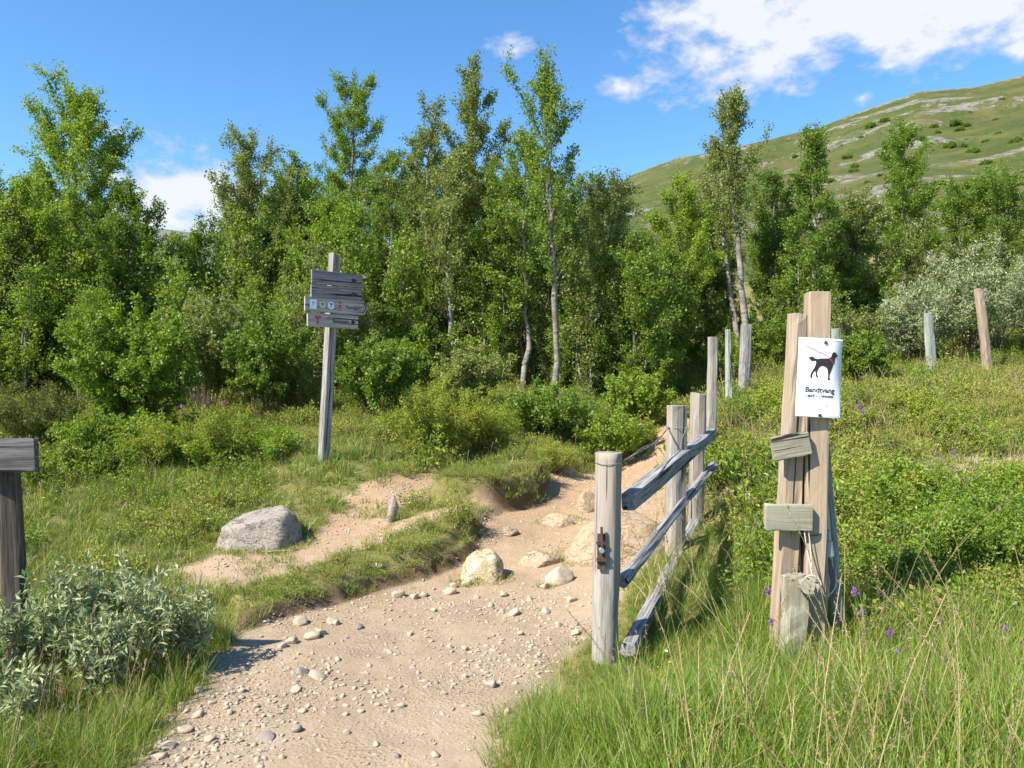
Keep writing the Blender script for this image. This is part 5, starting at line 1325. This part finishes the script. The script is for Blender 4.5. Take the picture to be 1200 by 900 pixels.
# ------------------------------------------------------------------ sky, sun, camera
w = bpy.data.worlds.new('World'); scene.world = w; w.use_nodes = True
nt_ = w.node_tree; nt_.nodes.clear(); b = NT(nt_)
out = b.n('ShaderNodeOutputWorld'); bg = b.n('ShaderNodeBackground')
sky = b.n('ShaderNodeTexSky'); sky.sky_type = 'NISHITA'; sky.sun_disc = False
sky.sun_elevation = SUN_EL; sky.sun_rotation = math.atan2(SUN_H[0], SUN_H[1]) % (2*math.pi)
sky.altitude = 1000; sky.air_density = 1.0; sky.dust_density = 0.2; sky.ozone_density = 3.0
dirv = b.n('ShaderNodeTexCoord').outputs['Generated']
sx = b.n('ShaderNodeSeparateXYZ', i_Vector=dirv)
az = b.math('ARCTAN2', sx.outputs['X'], sx.outputs['Y']); el = b.math('ARCSINE', sx.outputs['Z'])
CLOUDS = [(915,40,125,42,-.5),(1010,10,170,48,-.6),(1130,0,140,40,-.5),(836,66,44,34,-.15),(880,18,90,40,-.45),(603,60,50,20,.38),(730,104,34,16,.35),(1010,115,18,12,.2),(1195,60,20,14,.1),(1045,76,30,12,.35),(1125,48,36,14,.2),(190,242,100,44,-.45),(90,260,110,40,-.3),(310,240,90,34,0)]
av = b.n('ShaderNodeCombineXYZ', i_X=az, i_Y=el).outputs[0]
cov = None
for u, v, ru, rv, pen in CLOUDS:
    a0 = math.atan((u-CX)/F); e0 = math.atan((CY-v)/F*math.cos(a0))
    ra = ru/F*math.cos(a0)**2; re = rv/F*math.cos(e0)
    q = b.n('ShaderNodeVectorMath', operation='MULTIPLY_ADD'); b.put(q.inputs[0], av); q.inputs[1].default_value = (1/ra, 1/re, 0); q.inputs[2].default_value = (-a0/ra, -e0/re, 0)
    ln = b.n('ShaderNodeVectorMath', operation='LENGTH'); b.put(ln.inputs[0], q.outputs[0])
    q = b.math('SUBTRACT', 1.0-pen, ln.outputs['Value'])
    cov = q if cov is None else b.math('SMOOTH_MAX', cov, q, 0.25)
nz = b.noise(b.mapping(dirv, (1, 1, 1.6)), 9.0, 6, 0.65, 0.0)
nz2 = b.noise(b.mapping(dirv, (1, 1, 1.8), (3, 1, 2)), 26.0, 3, 0.6, 0.0)
cv = b.math('ADD', b.math('ADD', cov, 0.05), b.math('MULTIPLY', b.math('SUBTRACT', nz, 0.5), 3.6))
cv = b.math('ADD', cv, b.math('MULTIPLY', b.math('SUBTRACT', nz2, 0.5), 1.8))
mask = b.ramp(cv, [(0.0, 0.0), (0.35, 0.4), (0.75, 0.85), (1.0, 0.95)])
ccol = b.mix(b.ramp(cv, [(0.2, 0.0), (1.0, 1.0)]), (1.9, 2.15, 2.75), (2.85, 2.92, 3.15))
hs = b.n('ShaderNodeHueSaturation', i_Hue=0.497, i_Saturation=1.2, i_Value=0.8); b.L.new(sky.outputs[0], hs.inputs['Color'])
b.put(bg.inputs['Color'], b.mix(mask, hs.outputs[0], ccol)); bg.inputs['Strength'].default_value = 0.145
w.cycles.sampling_method = 'NONE'
b.L.new(bg.outputs[0], out.inputs[0])

sl = bpy.data.lights.new('sun', 'SUN'); sl.energy = 4.6; sl.angle = math.radians(0.53); sl.color = (1.0, 0.945, 0.85)
so = bpy.data.objects.new('sun', sl); COL.objects.link(so); so.rotation_euler = SUN_DIR.to_track_quat('Z', 'Y').to_euler()
so.location = (-20, -10, 30)

cam = bpy.data.cameras.new('camera'); co = bpy.data.objects.new('camera', cam); COL.objects.link(co)
cam.sensor_fit = 'HORIZONTAL'; cam.sensor_width = 36; cam.lens = 36*F/1200; cam.clip_end = 6000; cam.clip_start = 0.05
co.location = (0, 0, CAMZ); co.rotation_euler = (math.radians(90), 0, 0); scene.camera = co

vs = scene.view_settings; vs.view_transform = 'Standard'; vs.look = 'None'; vs.exposure = 1.18; vs.gamma = 1.0; vs.use_curve_mapping = False
cy = scene.cycles; cy.max_bounces = 5; cy.diffuse_bounces = 4; cy.glossy_bounces = 1; cy.transmission_bounces = 3; cy.transparent_max_bounces = 4
cy.use_light_tree = False; cy.use_denoising = True; cy.use_adaptive_sampling = True; cy.adaptive_threshold = 0.018
scene.render.use_persistent_data = False
